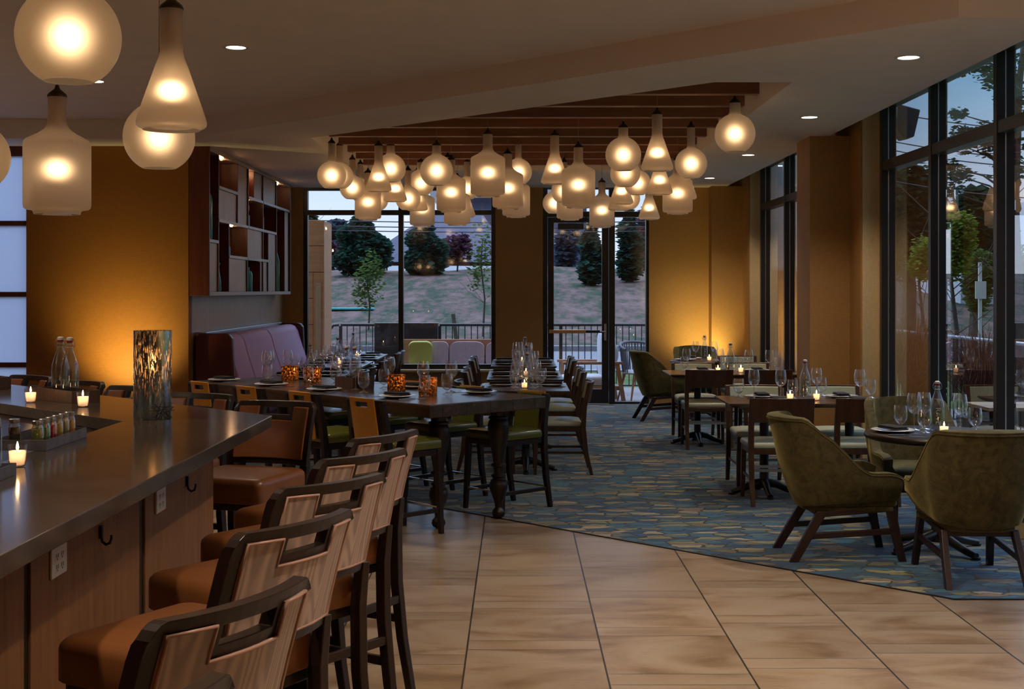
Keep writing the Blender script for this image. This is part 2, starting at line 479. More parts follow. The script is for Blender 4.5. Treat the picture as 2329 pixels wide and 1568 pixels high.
def emission(name, col, strength):
    m, nt, out = new_mat(name); g = G(nt)
    e = g.n('Emission', ins={'Color': (*col,1), 'Strength': strength})
    g.link(e.outputs[0], out.inputs[0]); return m
m_flame = emission('candle_flame', (1,.60,.22), 45)
m_downlight = emission('downlight_lamp', (1,.80,.56), 9)
m_shelf_led = emission('shelf_puck_light', (1,.78,.5), 5)

def schlick(g, ior, pw=5.0):
    ge = g.n('NewGeometry')
    d = g.n('VectorMath', operation='DOT_PRODUCT', ins={0: ge.outputs['Normal'], 1: ge.outputs['Incoming']})
    c = g.math('SUBTRACT', 1.0, g.math('ABSOLUTE', d.outputs['Value']), clamp=True)
    f0 = ((ior-1)/(ior+1))**2
    return g.math('MULTIPLY_ADD', g.math('POWER', c, pw), 1-f0, f0)
def frosted():
    """etched lamp glass: rough refraction scatters the bulb forward, the rest is diffuse transmission"""
    m, nt, out = new_mat('frosted_lamp_glass'); g = G(nt)
    rf = g.n('BsdfRefraction', ins={'Color': (.93,.81,.69,1), 'Roughness': .78, 'IOR': 1.45})
    tl = g.n('BsdfTranslucent', ins={'Color': (.84,.67,.53,1)})
    df = g.n('BsdfDiffuse', ins={'Color': (.72,.63,.56,1)})
    gl = g.n('BsdfGlossy', ins={'Color': (1,1,1,1), 'Roughness': .35})
    a = g.n('MixShader', ins={0: .30, 1: rf.outputs[0], 2: tl.outputs[0]})
    b = g.n('MixShader', ins={0: .22, 1: a.outputs[0], 2: df.outputs[0]})
    c = g.n('MixShader', ins={0: g.math('MULTIPLY', schlick(g, 1.4), .5), 1: b.outputs[0], 2: gl.outputs[0]})
    g.link(c.outputs[0], out.inputs[0]); return m
m_frost = frosted()
def clear_glass(name, tint, ior=1.5, edge=1.0, rough=0.0, pw=5.0):
    """thin clear glass: passes light straight, mirrors by Fresnel"""
    m, nt, out = new_mat(name); g = G(nt)
    tr = g.n('BsdfTransparent', ins={'Color': (*tint,1)})
    gl = g.n('BsdfGlossy', ins={'Color': (1,1,1,1), 'Roughness': rough})
    f = g.math('MULTIPLY', schlick(g, ior, pw), edge, clamp=True)
    mx = g.n('MixShader', ins={0: f, 1: tr.outputs[0], 2: gl.outputs[0]})
    g.link(mx.outputs[0], out.inputs[0]); return m
m_pane = clear_glass('window_glass', (.93,.96,.96), 1.5, 2.6)
m_crystal = clear_glass('drinking_glass', (.985,.992,1.0), 1.75, 2.0, .04, 2.6)
m_bottleglass = clear_glass('bottle_glass', (.80,.85,.90), 1.75, 1.8, .04, 3.0)
def tinted(name, col):
    m, nt, out = new_mat(name); g = G(nt)
    tl = g.n('BsdfTranslucent', ins={'Color': (*col,1)}); tr = g.n('BsdfTransparent', ins={'Color': (*col,1)}); df = g.n('BsdfDiffuse', ins={'Color': (*col,1)})
    gl = g.n('BsdfGlossy', ins={'Color': (1,1,1,1), 'Roughness': .08})
    a = g.n('MixShader', ins={0: .5, 1: tr.outputs[0], 2: tl.outputs[0]}); b = g.n('MixShader', ins={0: .35, 1: a.outputs[0], 2: df.outputs[0]})
    c = g.n('MixShader', ins={0: schlick(g, 1.6), 1: b.outputs[0], 2: gl.outputs[0]}); g.link(c.outputs[0], out.inputs[0]); return m
m_teal = tinted('teal_glass', (.10,.62,.68))
m_greenglass = tinted('green_glass', (.08,.50,.25))
def screen_mat():
    m, nt, out = new_mat('white_shade_panel'); g = G(nt)
    tl = g.n('BsdfTranslucent', ins={'Color': (.33,.39,.52,1)})
    df = g.n('BsdfDiffuse', ins={'Color': (.72,.73,.76,1)})
    mx = g.n('MixShader', ins={0: .25, 1: tl.outputs[0], 2: df.outputs[0]})
    g.link(mx.outputs[0], out.inputs[0]); return m
m_screen = screen_mat()
def mercury(name, c_glass, c_mirror, scale, thr, stretch=(1,1,1)):
    """silvered glass: mirror coat broken by clear speckles that let the candle through"""
    m, nt, out = new_mat(name); g = G(nt)
    n1 = g.n('TexNoise', ins={'Vector': g.coords(stretch), 'Scale': scale, 'Detail': 5.0, 'Roughness': .75})
    tr = g.n('BsdfTransparent', ins={'Color': (*c_glass,1)})
    tl = g.n('BsdfTranslucent', ins={'Color': (*c_glass,1)})
    gl = g.n('BsdfGlossy', ins={'Color': (*c_mirror,1), 'Roughness': .16})
    t2 = g.n('MixShader', ins={0: .55, 1: tr.outputs[0], 2: tl.outputs[0]})
    f = g.ramp(n1.outputs['Fac'], [(thr-.04,(0,0,0)), (thr+.04,(1,1,1))])
    mx = g.n('MixShader', ins={0: f, 1: t2.outputs[0], 2: gl.outputs[0]})
    g.link(mx.outputs[0], out.inputs[0]); return m
m_mercury = mercury('mercury_glass', (.80,.60,.42), (.48,.62,.72), 150, .44, (1,1,.15))
m_amber = mercury('amber_crackle_glass', (.95,.58,.26), (.42,.26,.13), 70, .47)
m_bottle_print = plain('white_print', (.36,.37,.40), rough=.6)

# outdoors
def hill_mat():
    m, nt, out = new_mat('patchy_grass_slope'); g = G(nt)
    n1 = g.n('TexNoise', ins={'Vector': g.coords((.20,.055,.10)), 'Scale': 4.5, 'Detail': 8.0, 'Roughness': .72})
    n2 = g.n('TexNoise', ins={'Vector': g.coords((1.2,.35,1)), 'Scale': 1.6, 'Detail': 5.0, 'Roughness': .7})
    f = g.math('ADD', g.math('MULTIPLY', n1.outputs['Fac'], .6), g.math('MULTIPLY', n2.outputs['Fac'], .4))
    c = g.ramp(f, [(.38,(.016,.040,.026)), (.46,(.048,.062,.040)), (.51,(.115,.078,.070)), (.62,(.175,.118,.112))])
    g.principled(out, Base_Color=c, Roughness=.95, Specular_IOR_Level=.1)
    return m
m_hill = hill_mat()
m_grass = plain('lawn', (.085,.12,.04), rough=.95, vary=.35, vscale=2, spec=.1)
m_road = plain('asphalt', (.14,.15,.18), rough=.8, vary=.1, vscale=3)
m_kerb = plain('concrete_kerb', (.26,.27,.29), rough=.85, vary=.1)
def paver_mat():
    m, nt, out = new_mat('terrace_pavers'); g = G(nt)
    b = g.n('TexBrick', offset=.5, ins={'Vector': g.coords((1,1,1)), 'Color1': (.16,.14,.145,1), 'Color2': (.19,.165,.17,1), 'Mortar': (.07,.06,.06,1), 'Scale': 1.0, 'Mortar Size': .006, 'Brick Width': .6, 'Row Height': .3})
    n = g.n('TexNoise', ins={'Vector': g.coords((6,6,6)), 'Scale': 3.0, 'Detail': 4.0})
    c = g.mix(.25, b.outputs['Color'], n.outputs['Color'], 'SOFT_LIGHT')
    g.principled(out, Base_Color=c, Roughness=.8); return m
m_paver = paver_mat()
def leaf(name, c1, c2):
    m, nt, out = new_mat(name); g = G(nt)
    oi = g.n('TexNoise', ins={'Vector': g.coords((1,1,1)), 'Scale': 1.4, 'Detail': 3.0})
    c = g.ramp(oi.outputs['Fac'], [(.35, c1), (.65, c2)])
    p = g.n('BsdfDiffuse'); g.link(c, p.inputs[0])
    t = g.n('BsdfTranslucent'); g.link(c, t.inputs[0])
    mx = g.n('MixShader', ins={0: .3, 1: p.outputs[0], 2: t.outputs[0]})
    g.link(mx.outputs[0], out.inputs[0]); return m
m_leaf_pine = leaf('pine_needles', (.020,.065,.055), (.045,.115,.085))
m_leaf_dark = leaf('dark_foliage', (.020,.045,.030), (.050,.085,.050))
m_leaf_green = leaf('green_foliage', (.060,.120,.035), (.13,.20,.06))
m_leaf_yellow = leaf('yellow_green_foliage', (.16,.22,.035), (.30,.36,.06))
m_leaf_plum = leaf('plum_foliage', (.075,.030,.060), (.14,.065,.11))
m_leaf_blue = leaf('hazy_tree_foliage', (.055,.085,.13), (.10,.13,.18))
m_fountain = leaf('purple_fountain_grass', (.10,.045,.035), (.21,.12,.09))
m_bark = plain('bark', (.085,.065,.055), rough=.9, vary=.3, vscale=12)
m_mauve_fabric = plain('outdoor_mauve_fabric', (.42,.31,.36), rough=.85, vary=.05)
m_lime_fabric = plain('outdoor_lime_fabric', (.46,.46,.10), rough=.85, vary=.05)
m_offwhite_fabric = plain('outdoor_pale_fabric', (.55,.55,.60), rough=.85, vary=.05)
m_grey_rope = plain('grey_rope', (.16,.17,.22), rough=.8)
m_brick = plain('brick_facade', (.24,.10,.09), rough=.9, vary=.2, vscale=6)
m_roofmat = plain('blue_grey_roof', (.085,.088,.15), rough=.7, vary=.12, vscale=.6)
m_bldg_white = plain('white_render', (.66,.68,.72), rough=.8, vary=.05)
m_bldg_blue = plain('slate_facade', (.13,.15,.26), rough=.8, vary=.1)
m_winglow = emission('lit_window', (1,.80,.5), 1.2)
m_streetlamp = emission('sodium_lamp', (1,.48,.10), 60)
m_wirecable = plain('utility_cable', (.02,.022,.03), rough=.6)
m_teal_plastic = plain('teal_tarp', (.05,.42,.42), rough=.6)
# ------------------------------------------------------------------ room shell
ZS, ZC, ZP = 3.10, 3.285, 3.42          # dropped soffit, main ceiling, window pocket
YB = 18.55                              # back wall
XR, XL = 3.34, -3.33                    # window wall, nook wall
SLATZ = 3.13
COF = [(-1.97,12.50),(1.40,9.15),(1.95,9.15),(1.95,15.85),(-1.97,15.85)]

def plane_with_holes(outer, holes, z):
    bm = bmesh.new()
    for ring in [outer] + holes:
        vs = [bm.verts.new((x, y, z)) for x, y in ring]
        for i in range(len(vs)): bm.edges.new((vs[i], vs[(i+1) % len(vs)]))
    bmesh.ops.triangle_fill(bm, edges=bm.edges, use_beauty=True)
    bm.verts.index_update()
    vs = [v.co[:] for v in bm.verts]; fs = [[v.index for v in f.verts] for f in bm.faces]
    bm.free(); return vs, fs
def skirt(mb, ring, z0, z1, closed=True):
    n = len(ring)
    for i in range(n if closed else n-1):
        (x0,y0),(x1,y1) = ring[i], ring[(i+1)%n]
        mb.add([(x0,y0,z0),(x1,y1,z0),(x1,y1,z1),(x0,y0,z1)], [(0,1,2,3)])

# floor: tile everywhere, carpet laid over the dining side
fl = MB().box(-7.2,3.34,-3.2,YB+.1,-.12,0.0); struct(fl.build('floor', m_tile))
cp = [(2.31,6.84),(3.34,6.84),(3.34,YB-.02),(XL,YB-.02),(XL,13.2),(-7.2,13.2),(-7.2,16.35)]
cp = [(2.31,6.84),(3.335,6.84),(3.335,YB-.005),(XL+.005,YB-.005),(XL+.005,12.48)]
struct(MB().prism(cp, 0.0, .004).build('floor_carpet', m_carpet))
# thin dark edge strip between tile and carpet
e = MB(); e.beam((2.31,6.84,.003),(XL+.005,12.48,.003),.012,.007); e.beam((2.31,6.84,.003),(3.335,6.84,.003),.012,.007)
struct(e.build('trim_1', m_black_metal))

ce = MB()
vs, fs = plane_with_holes([(-7.2,12.55),(-3.2,12.55),(2.38,6.97),(2.98,6.97),(2.98,YB),(XL,YB),(XL,13.3),(-7.2,13.3)], [COF], ZS); ce.add(vs, fs)
vs, fs = plane_with_holes([(-7.2,-3.2),(2.98,-3.2),(2.98,6.97),(2.38,6.97),(-3.2,12.55),(-7.2,12.55)], [], ZC); ce.add(vs, fs)
ce.add([(2.98,-3.2,ZP),(XR+.02,-3.2,ZP),(XR+.02,YB,ZP),(2.98,YB,ZP)], [(0,1,2,3)])
skirt(ce, [(-7.2,12.55),(-3.2,12.55),(2.38,6.97),(2.98,6.97)], ZS, ZC, False)
skirt(ce, [(2.98,-3.2),(2.98,6.97)], ZC, ZP, False); skirt(ce, [(2.98,6.97),(2.98,YB)], ZS, ZP, False)
skirt(ce, COF, ZS, 3.55)
vs, fs = plane_with_holes(COF, [], 3.55); ce.add(vs, fs)
struct(ce.build('ceiling', m_ceiling))

# slats in the ceiling recess: each beam a thing
SLATY = [9.44, 9.94, 10.58, 11.27, 11.95, 12.66, 13.36, 14.07, 14.80, 15.52]
def coffer_xmin(y): return max(-1.87, 10.66 - y) if y < 12.5 else -1.87
for i, y in enumerate(SLATY[1:]):
    t = MB().box(coffer_xmin(y)+.05, 1.86, y-.045, y+.045, SLATZ, 3.33)
    o = t.build('ceiling_slat', m_slat, bevel=.006)
    count_tag(o, 'stained wooden slat in the ceiling recess', 'ceiling slat', 'the entrance tile side', 'wooden slats in the ceiling recess', key=i)

# walls
wl = MB().box(-7.35,-7.2,-3.2,13.4,0,3.5); struct(wl.build('wall_left', m_wall_orange))
wf = MB().box(-7.2,3.34,-3.35,-3.2,0,3.5); struct(wf.build('wall_front', m_wall_tan))
wo = MB().box(-4.98,XL,13.2,13.34,0,3.4); struct(wo.build('wall_orange', m_wall_orange))
wn = MB().box(XL-.12,XL,13.34,YB+.1,0,3.4); struct(wn.build('wall_nook', m_greywood))
wb = MB()
wb.box(XL,-3.04,YB,YB+.2,0,3.4); wb.box(-3.04,-.29,YB,YB+.2,0,.47); wb.box(-.29,.39,YB,YB+.2,0,3.4); wb.box(1.905,3.34,YB,YB+.2,0,3.4); wb.box(-3.04,1.905,YB,YB+.2,3.14,3.4)
struct(wb.build('wall_back', m_wall_gold))
wr = MB()
wr.box(XR,XR+.06,11.90,14.1,0,3.5); wr.box(XR,XR+.08,17.72,YB+.2,0,3.5); wr.box(XR,XR+.2,-3.2,5.9,0,3.5)
wr.box(XR,XR+.2,5.9,11.9,0,.10); wr.box(XR,XR+.2,14.1,17.72,0,.10); wr.box(XR,XR+.2,5.9,11.9,3.36,3.5); wr.box(XR,XR+.2,14.1,17.72,3.36,3.5)
struct(wr.build('wall_right', m_wall_tan))
struct(MB().box(2.80,3.18,12.35,12.92,0,ZS).build('pillar', m_wall_gold))
pr = MB().box(3.18,XR,11.96,12.92,0,3.42); struct(pr.build('pillar', [m_wall_gold]))
pj = MB().box(3.195,XR-.002,11.945,11.965,0,3.42); struct(pj.build('trim_2', m_wall_tan))
struct(MB().box(2.76,3.2,18.28,YB,0,ZS).build('pillar', m_wall_gold))
struct(MB().box(3.2,XR,17.78,YB,0,3.42).build('pillar', m_wall_gold))
struct(MB().box(3.21,XR-.002,17.765,17.785,0,3.42).build('trim_3', m_wall_tan))
struct(MB().box(-3.06,-.27,YB-.16,YB+.02,.47,.50).build('windowsill_1', m_wall_tan, bevel=.004))

# window wall on the right: frames and panes
def right_window(name, ys, z0, z1, ztr):
    fr = MB()
    for y in ys: fr.box(XR-.005,XR+.13,y-.035,y+.035,z0,z1)
    y0, y1 = ys[0]-.035, ys[-1]+.035
    for z, h in ((z0+.03,.035),(ztr,.045),(z1-.03,.035)):
        for a, b in zip(ys[:-1], ys[1:]): fr.box(XR+.0,XR+.125,a+.035,b-.035,z-h,z+h)
    o = struct(fr.build(name, m_bronze, bevel=.004))
    strip = MB()
    for y in ys: strip.box(XR+.052,XR+.062,y-.0365,y+.0365,z0+.04,z1-.04)
    strip.build('glazing_bead', m_chrome, o)
    for a, b in zip(ys[:-1], ys[1:]):
        for za, zb in ((z0+.06, ztr-.045), (ztr+.045, z1-.06)):
            g = MB(); g.add([(XR+.057,a+.03,za),(XR+.057,b-.03,za),(XR+.057,b-.03,zb),(XR+.057,a+.03,zb)], [(0,1,2,3)])
            g.build('pane', m_pane, o)
    return o
right_window('window_2', [5.94,6.20,7.61,9.03,10.46,11.86], .10, 3.36, 2.765)
right_window('window_3', [14.14,14.6,16.12,17.68], .10, 3.36, 2.765)

# window and door in the back wall
w1 = MB(); yf = YB+.02
for x in (-3.015,-1.645,-.315): w1.box(x-.035,x+.035,yf,yf+.12,.50,3.12)
for z in (.535, 2.745, 3.095):
    w1.box(-2.98,-1.68,yf,yf+.115,z-.035,z+.035); w1.box(-1.61,-.35,yf,yf+.115,z-.035,z+.035)
w1o = struct(w1.build('window_1', m_bronze, bevel=.004))
for xa, xb in ((-2.98,-1.68),(-1.61,-.35)):
    for za, zb in ((.57,2.71),(2.78,3.06)):
        MB().add([(xa,yf+.06,za),(xb,yf+.06,za),(xb,yf+.06,zb),(xa,yf+.06,zb)], [(0,1,2,3)]).build('pane', m_pane, w1o)
d = MB()
d.box(.392,.455,yf,yf+.13,0,3.13); d.box(1.335,1.42,yf,yf+.13,0,3.13); d.box(1.865,1.90,yf,yf+.13,0,3.13)
d.box(.455,1.335,yf,yf+.13,2.68,2.76); d.box(1.42,1.865,yf,yf+.13,2.68,2.76); d.box(.455,1.335,yf,yf+.13,3.08,3.13); d.box(1.42,1.865,yf,yf+.13,3.08,3.13)
d.box(1.42,1.865,yf,yf+.12,0,.035)
do = struct(d.build('door_1', m_bronze, bevel=.004))
lf = MB(); lf.box(.46,.545,yf+.02,yf+.075,.01,2.675); lf.box(1.235,1.33,yf+.02,yf+.075,.01,2.675); lf.box(.545,1.235,yf+.02,yf+.075,.01,.215); lf.box(.545,1.235,yf+.02,yf+.075,2.60,2.675)
lfo = lf.build('door_leaf', m_bronze, do, bevel=.004)
for xa, xb, za, zb in ((.545,1.235,.215,2.60),(1.42,1.865,.035,2.68),(.455,1.335,2.76,3.08),(1.42,1.865,2.76,3.08)):
    MB().add([(xa,yf+.05,za),(xb,yf+.05,za),(xb,yf+.05,zb),(xa,yf+.05,zb)], [(0,1,2,3)]).build('pane', m_pane, do)
pb = MB().box(.475,1.0,yf-.055,yf-.01,1.015,1.065); o = pb.build('panic_bar', m_brass, do, bevel=.006)
MB().box(1.0,1.235,yf-.045,yf-.01,1.02,1.06).build('bar_grip', m_black_metal, o, bevel=.006)
lv = MB().box(1.262,1.298,yf-.012,yf+.02,.91,1.15); lv.tube([(1.28,yf-.01,1.04),(1.28,yf-.055,1.04),(1.20,yf-.06,1.04)], .012)
lv.build('lever_handle', m_chrome, do, bevel=.003)
MB().box(.60,.97,yf-.07,yf+.01,2.50,2.585).build('door_closer', m_gray_metal, do, bevel=.008)
MB().tube([(.95,yf-.03,2.60),(1.06,yf-.10,2.63),(.98,yf+.02,2.70)], .01).build('closer_arm', m_gray_metal, do)

# shaded window far left
sw = MB(); sx0, sx1, sy = -7.2, -4.98, 13.22
for z0, z1 in ((0,.12),(.845,.895),(1.565,1.615),(2.29,2.34),(3.00,3.12)): sw.box(sx0,sx1,sy,sy+.05,z0,z1)
for x in (-7.17,-6.2,): sw.box(x-.025,x+.025,sy,sy+.05,.12,3.0)
swo = struct(sw.build('window_4', m_redwood, bevel=.003))
for z0, z1 in ((.12,.845),(.895,1.565),(1.615,2.29),(2.34,3.0)):
    MB().add([(sx0,sy+.03,z0),(sx1,sy+.03,z0),(sx1,sy+.03,z1),(sx0,sy+.03,z1)], [(0,1,2,3)]).build('pane', m_screen, swo)

# recessed ceiling lights
def downlight(x, y, z, label, power=110, show=True):
    e = empty('ceiling_light', (x, y, z))
    rg = MB().lathe([(.088,0),(.088,-.006),(.068,-.006),(.063,.0),(.063,.045)], 32); rg.build('trim_ring', m_white_plastic, e, smooth=True)
    MB().lathe([(.0625,-.0035),(.0005,-.0035)], 32).build('lamp', m_downlight, e)
    L = bpy.data.lights.new('downlight_beam', 'SPOT'); L.energy = power; L.color = (1,.82,.63); L.spot_size = R(120); L.spot_blend = .75; L.shadow_soft_size = .06
    lo = bpy.data.objects.new('downlight_beam', L); COL.objects.link(lo); lo.parent = e; lo.location = (0,0,-.012)
    return e
for i, (x, y) in enumerate([(2.47,8.16),(2.485,10.98),(2.518,14.05),(2.535,16.96)]):
    count_tag(downlight(x, y, ZS, ''), 'round recessed ceiling light along the window wall', 'ceiling light', 'the entrance side', 'recessed ceiling lights', key=i)
tag(downlight(-1.90,8.81,ZC,''), 'round recessed ceiling light alone on the upper ceiling past the bar', 'ceiling light', 'recessed ceiling lights')
tag(downlight(-3.32,10.24,ZC,''), 'round recessed ceiling light half hidden behind the largest hanging globe', 'ceiling light', 'recessed ceiling lights')
DL_EXTRA = [(.7,6.0,ZC),(1.9,4.2,ZC),(.5,2.6,ZC),(-1.6,2.2,ZC),(-3.4,5.2,ZC),(-4.6,7.2,ZC)]
for i, (x, y, z) in enumerate(DL_EXTRA):
    count_tag(downlight(x, y, z, '', 190), 'recessed ceiling light over the entrance end of the room', 'ceiling light', 'the window wall', 'recessed ceiling lights', key=-x)
# ------------------------------------------------------------------ bar counter
bar = empty('bar_counter', (-2.2,4.5,0))
def B(mb, name, mat, parent=None, **k):
    o = mb.build(name, mat, parent or bar, **k)
    if parent is None: o.location = (2.2,-4.5,0)
    return o
OUT = [(-1.095,.9),(-1.095,5.83),(-3.95,8.685),(-4.6,8.685),(-4.6,.9)]
INN = [(-1.69,1.6),(-1.69,5.58),(-3.25,7.14),(-3.7,7.14),(-3.7,1.6)]
ct = MB(); ZT = 1.07
for z in (ZT, ZT-.052):
    vs, fs = plane_with_holes(OUT, [INN], z); ct.add(vs, fs)
skirt(ct, OUT, ZT-.052, ZT); skirt(ct, INN, ZT-.052, ZT)
cto = ct.mesh('countertop', m_quartz)
bm = bmesh.new(); bm.from_mesh(cto); bmesh.ops.remove_doubles(bm, verts=bm.verts, dist=1e-4); bmesh.ops.recalc_face_normals(bm, faces=bm.faces); bm.to_mesh(cto); bm.free()
o = bpy.data.objects.new('countertop', cto); COL.objects.link(o); o.parent = bar; o.location = (2.2,-4.5,0)
bv = o.modifiers.new('bevel','BEVEL'); bv.width = .003; bv.segments = 2; bv.limit_method = 'ANGLE'
well = MB(); vs, fs = plane_with_holes(INN, [], ZT-.075); well.add(vs, fs)
m_well = plain('dark_mirror_insert', (.02,.015,.012), rough=.08)
B(well, 'sunken_insert', m_well)
BAS = [(-1.336,1.1),(-1.336,5.73),(-3.85,8.244),(-4.3,8.244),(-4.3,1.1)]
bs = MB().prism([(x*.999-.003, y) for x, y in BAS], .10, ZT-.054); B(bs, 'carcass', m_dark_wood)
for y0, y1 in ((1.2,2.46),(2.50,3.51),(3.56,4.585),(4.66,5.70)):
    p = MB().box(-1.350,-1.330,y0,y1,.11,ZT-.056); B(p, 'front_panel', m_barwood, bevel=.002)
q = MB()
for k in range(3):
    a, b = .02+k*1.15, 1.13+k*1.15
    m = Matrix.Translation((-1.336,5.73,0)) @ Matrix.Rotation(R(135),4,'Z')
    p = MB().box(a,b,-.014,.006,.11,ZT-.056,m); B(p, 'front_panel', m_barwood, bevel=.002)
B(MB().prism([(x-.06,y) for x,y in BAS], 0, .10), 'plinth', m_black_metal)
def outlet(y, z):
    o = B(MB().box(-1.3295,-1.321,y-.062,y+.062,z-.046,z+.046), 'outlet', m_white_plastic, bevel=.003)
    s = MB()
    for sy in (-.02,.02):
        for dz in (-.022, .010):
            s.box(-1.3212,-1.3202,y+sy-.009,y+sy-.005,z+dz,z+dz+.012); s.box(-1.3212,-1.3202,y+sy+.004,y+sy+.008,z+dz,z+dz+.012)
            s.box(-1.3212,-1.3202,y+sy-.003,y+sy+.002,z+dz-.007,z+dz-.002)
    MB().box(-1.3215,-1.3206,y-.036,y+.036,z-.034,z+.034).build('socket_face', m_white_plastic, o, bevel=.0004)
    s.build('socket_holes', m_slot, o); return o
outlet(3.76,.852); outlet(4.84,.853)
def hook(y, z):
    pts = [(-1.3235,y,z+.03),(-1.3235,y,z),(-1.321,y,z-.018),(-1.309,y,z-.027),(-1.296,y,z-.021),(-1.292,y,z-.006),(-1.292,y,z+.004)]
    t = MB().tube(pts, [.005,.005,.005,.005,.005,.0045,.004]); t.box(-1.3295,-1.320,y-.008,y+.008,z-.006,z+.034)
    B(t, 'coat_hook', m_black_iron, smooth=True)
hook(3.03,.85); hook(4.146,.847); hook(5.236,.848)
tag(bar, 'large bar counter with polished grey-brown quartz top and wood panelled front', 'bar')

# ------------------------------------------------------------------ bar stool (faces +x)
def make_bar_stool():
    r = empty('bar_stool')
    MB().cushion(-.215,.265,-.235,.235,.650,.765,.012,.032,taper=.03).build('seat', m_cognac, r, smooth=60)
    MB().box(-.20,.24,-.21,.21,.615,.652).build('seat_frame', m_dark_wood, r, bevel=.004)
    for s in (-1, 1):
        MB().bar([(.225,s*.185,.652),(.235,s*.19,.35),(.245,s*.20,0)], [.022,.021,.017], [.022,.021,.017]).build('leg', m_dark_wood, r, bevel=.003)
        MB().bar([(-.305,s*.205,0),(-.262,s*.203,.22),(-.236,s*.2,.45),(-.232,s*.2,.66),(-.246,s*.204,.79)],
                 [.016,.019,.021,.022,.018], [.016,.017,.018,.0175,.0155]).build('leg', m_dark_wood, r, bevel=.004)
        MB().beam((.232,s*.193,.30),(-.245,s*.2,.30),.02,.032).build('stretcher', m_dark_wood, r, bevel=.003)
    MB().beam((.238,-.19,.22),(.238,.19,.22),.022,.036).build('foot_rail', m_dark_wood, r, bevel=.003)
    MB().beam((-.25,-.2,.38),(-.25,.2,.38),.02,.032).build('stretcher', m_dark_wood, r, bevel=.003)
    rake = lambda z: -.238 - .085*((z-.76)/.3)**1.25 if z > .76 else -.238
    fx = lambda y, z: rake(z) + .020 - .040*(1-(y/.2)**2)
    ys = [-.222,-.212,-.202,-.192,-.15,-.12,-.095,-.075,-.04,0,.04,.075,.095,.12,.15,.192,.202,.212,.222]
    zs = [.768,.795,.86,.92,.982,1.006,1.043,1.049,1.060,1.068,1.074]
    def fmask(y, z):
        ay = abs(y)
        if ay > .192 or z < .795 or z > 1.049: return True
        if ay < .095 and z > .982: return not (ay < .075 and 1.006 < z < 1.043)
        return False
    bf = MB().slab(ys, zs, fmask, lambda y, z: fx(y,z), .034)
    bf.v = [(x, y, z - (.030*((abs(y)-.19)/.032)**2*max(0,(z-1.03)/.044) if abs(y) > .19 and z > 1.03 else 0)) for x, y, z in bf.v]
    bf.build('back_frame', m_dark_wood, r, bevel=.004)
    pmask = lambda y, z: abs(y) < .192 and .795 < z < 1.049 and not (abs(y) < .095 and z > .982)
    bp = MB().slab(ys, zs, pmask, lambda y, z: fx(y,z)-.018, .022).build('back_panel', m_grainvinyl, r, smooth=50)
    MB().slab(ys, zs, pmask, lambda y, z: fx(y,z)+.012, .0295).build('back_cushion', m_brownleather, r, bevel=.006, smooth=50)
    loop = [(-.19,.797),(-.10,.797),(0,.797),(.10,.797),(.19,.797),(.19,.86),(.19,.92),(.19,.98),(.19,1.047),(.145,1.047),(.097,1.047),(.097,1.01),(.097,.980),(.05,.980),(0,.980),(-.05,.980),(-.097,.980),(-.097,1.01),(-.097,1.047),(-.145,1.047),(-.19,1.047),(-.19,.98),(-.19,.92),(-.19,.86)]
    MB().tube([(fx(y,z)-.0405,y,z) for y, z in loop], .0042, 6, closed=True).build('piping', m_piping, bp, smooth='all')
    return r
stool0 = make_bar_stool()
used = {}
def place(proto, x, y, rz, z=0.0):
    """the prototype itself the first time, a copy afterwards"""
    if proto.name in used: o = copy_tree(proto)
    else: used[proto.name] = 1; o = proto
    o.location = (x, y, z); o.rotation_euler = (0, 0, rz)
    return o
def stool_from_back(xl, yl, xr, yr, ang=None):
    mx, my = (xl+xr)/2, (yl+yr)/2
    a = math.atan2((xr-xl), -(yr-yl)) if ang is None else R(ang)
    if ang is None:                        # facing: the back's edge turned a quarter anticlockwise
        a = math.atan2(xr-xl, -(yr-yl)); 
    return mx + .315*math.cos(a), my + .315*math.sin(a), a
row = [(-.62,1.56,-.463,1.92,150),(-.614,2.19,-.432,2.56,152),(-.638,3.0,-.449,3.33,150),(-.668,3.70,-.427,3.96,142),(-.639,4.32,-.417,4.59,144),(-.614,4.895,-.419,5.24,150)]
for i, q in enumerate(row):
    x, y, a = stool_from_back(*q)
    count_tag(place(stool0, x, y, a), 'bar stool with rose woodgrain back along the straight counter side', 'bar stool', 'the bottom edge', 'bar stools', key=i)
far = [(-1.41,6.53,-1.004,6.53,252),(-1.915,7.08,-1.50,6.93,246),(-2.40,7.60,-2.02,7.45,240),(-2.88,8.10,-2.50,7.88,238),(-3.36,8.58,-2.98,8.36,236)]
for i, q in enumerate(far):
    x, y, a = stool_from_back(*q)
    count_tag(place(stool0, x, y, a), 'bar stool with chestnut inner back behind the angled counter edge', 'bar stool', 'the corner', 'bar stools', key=i)

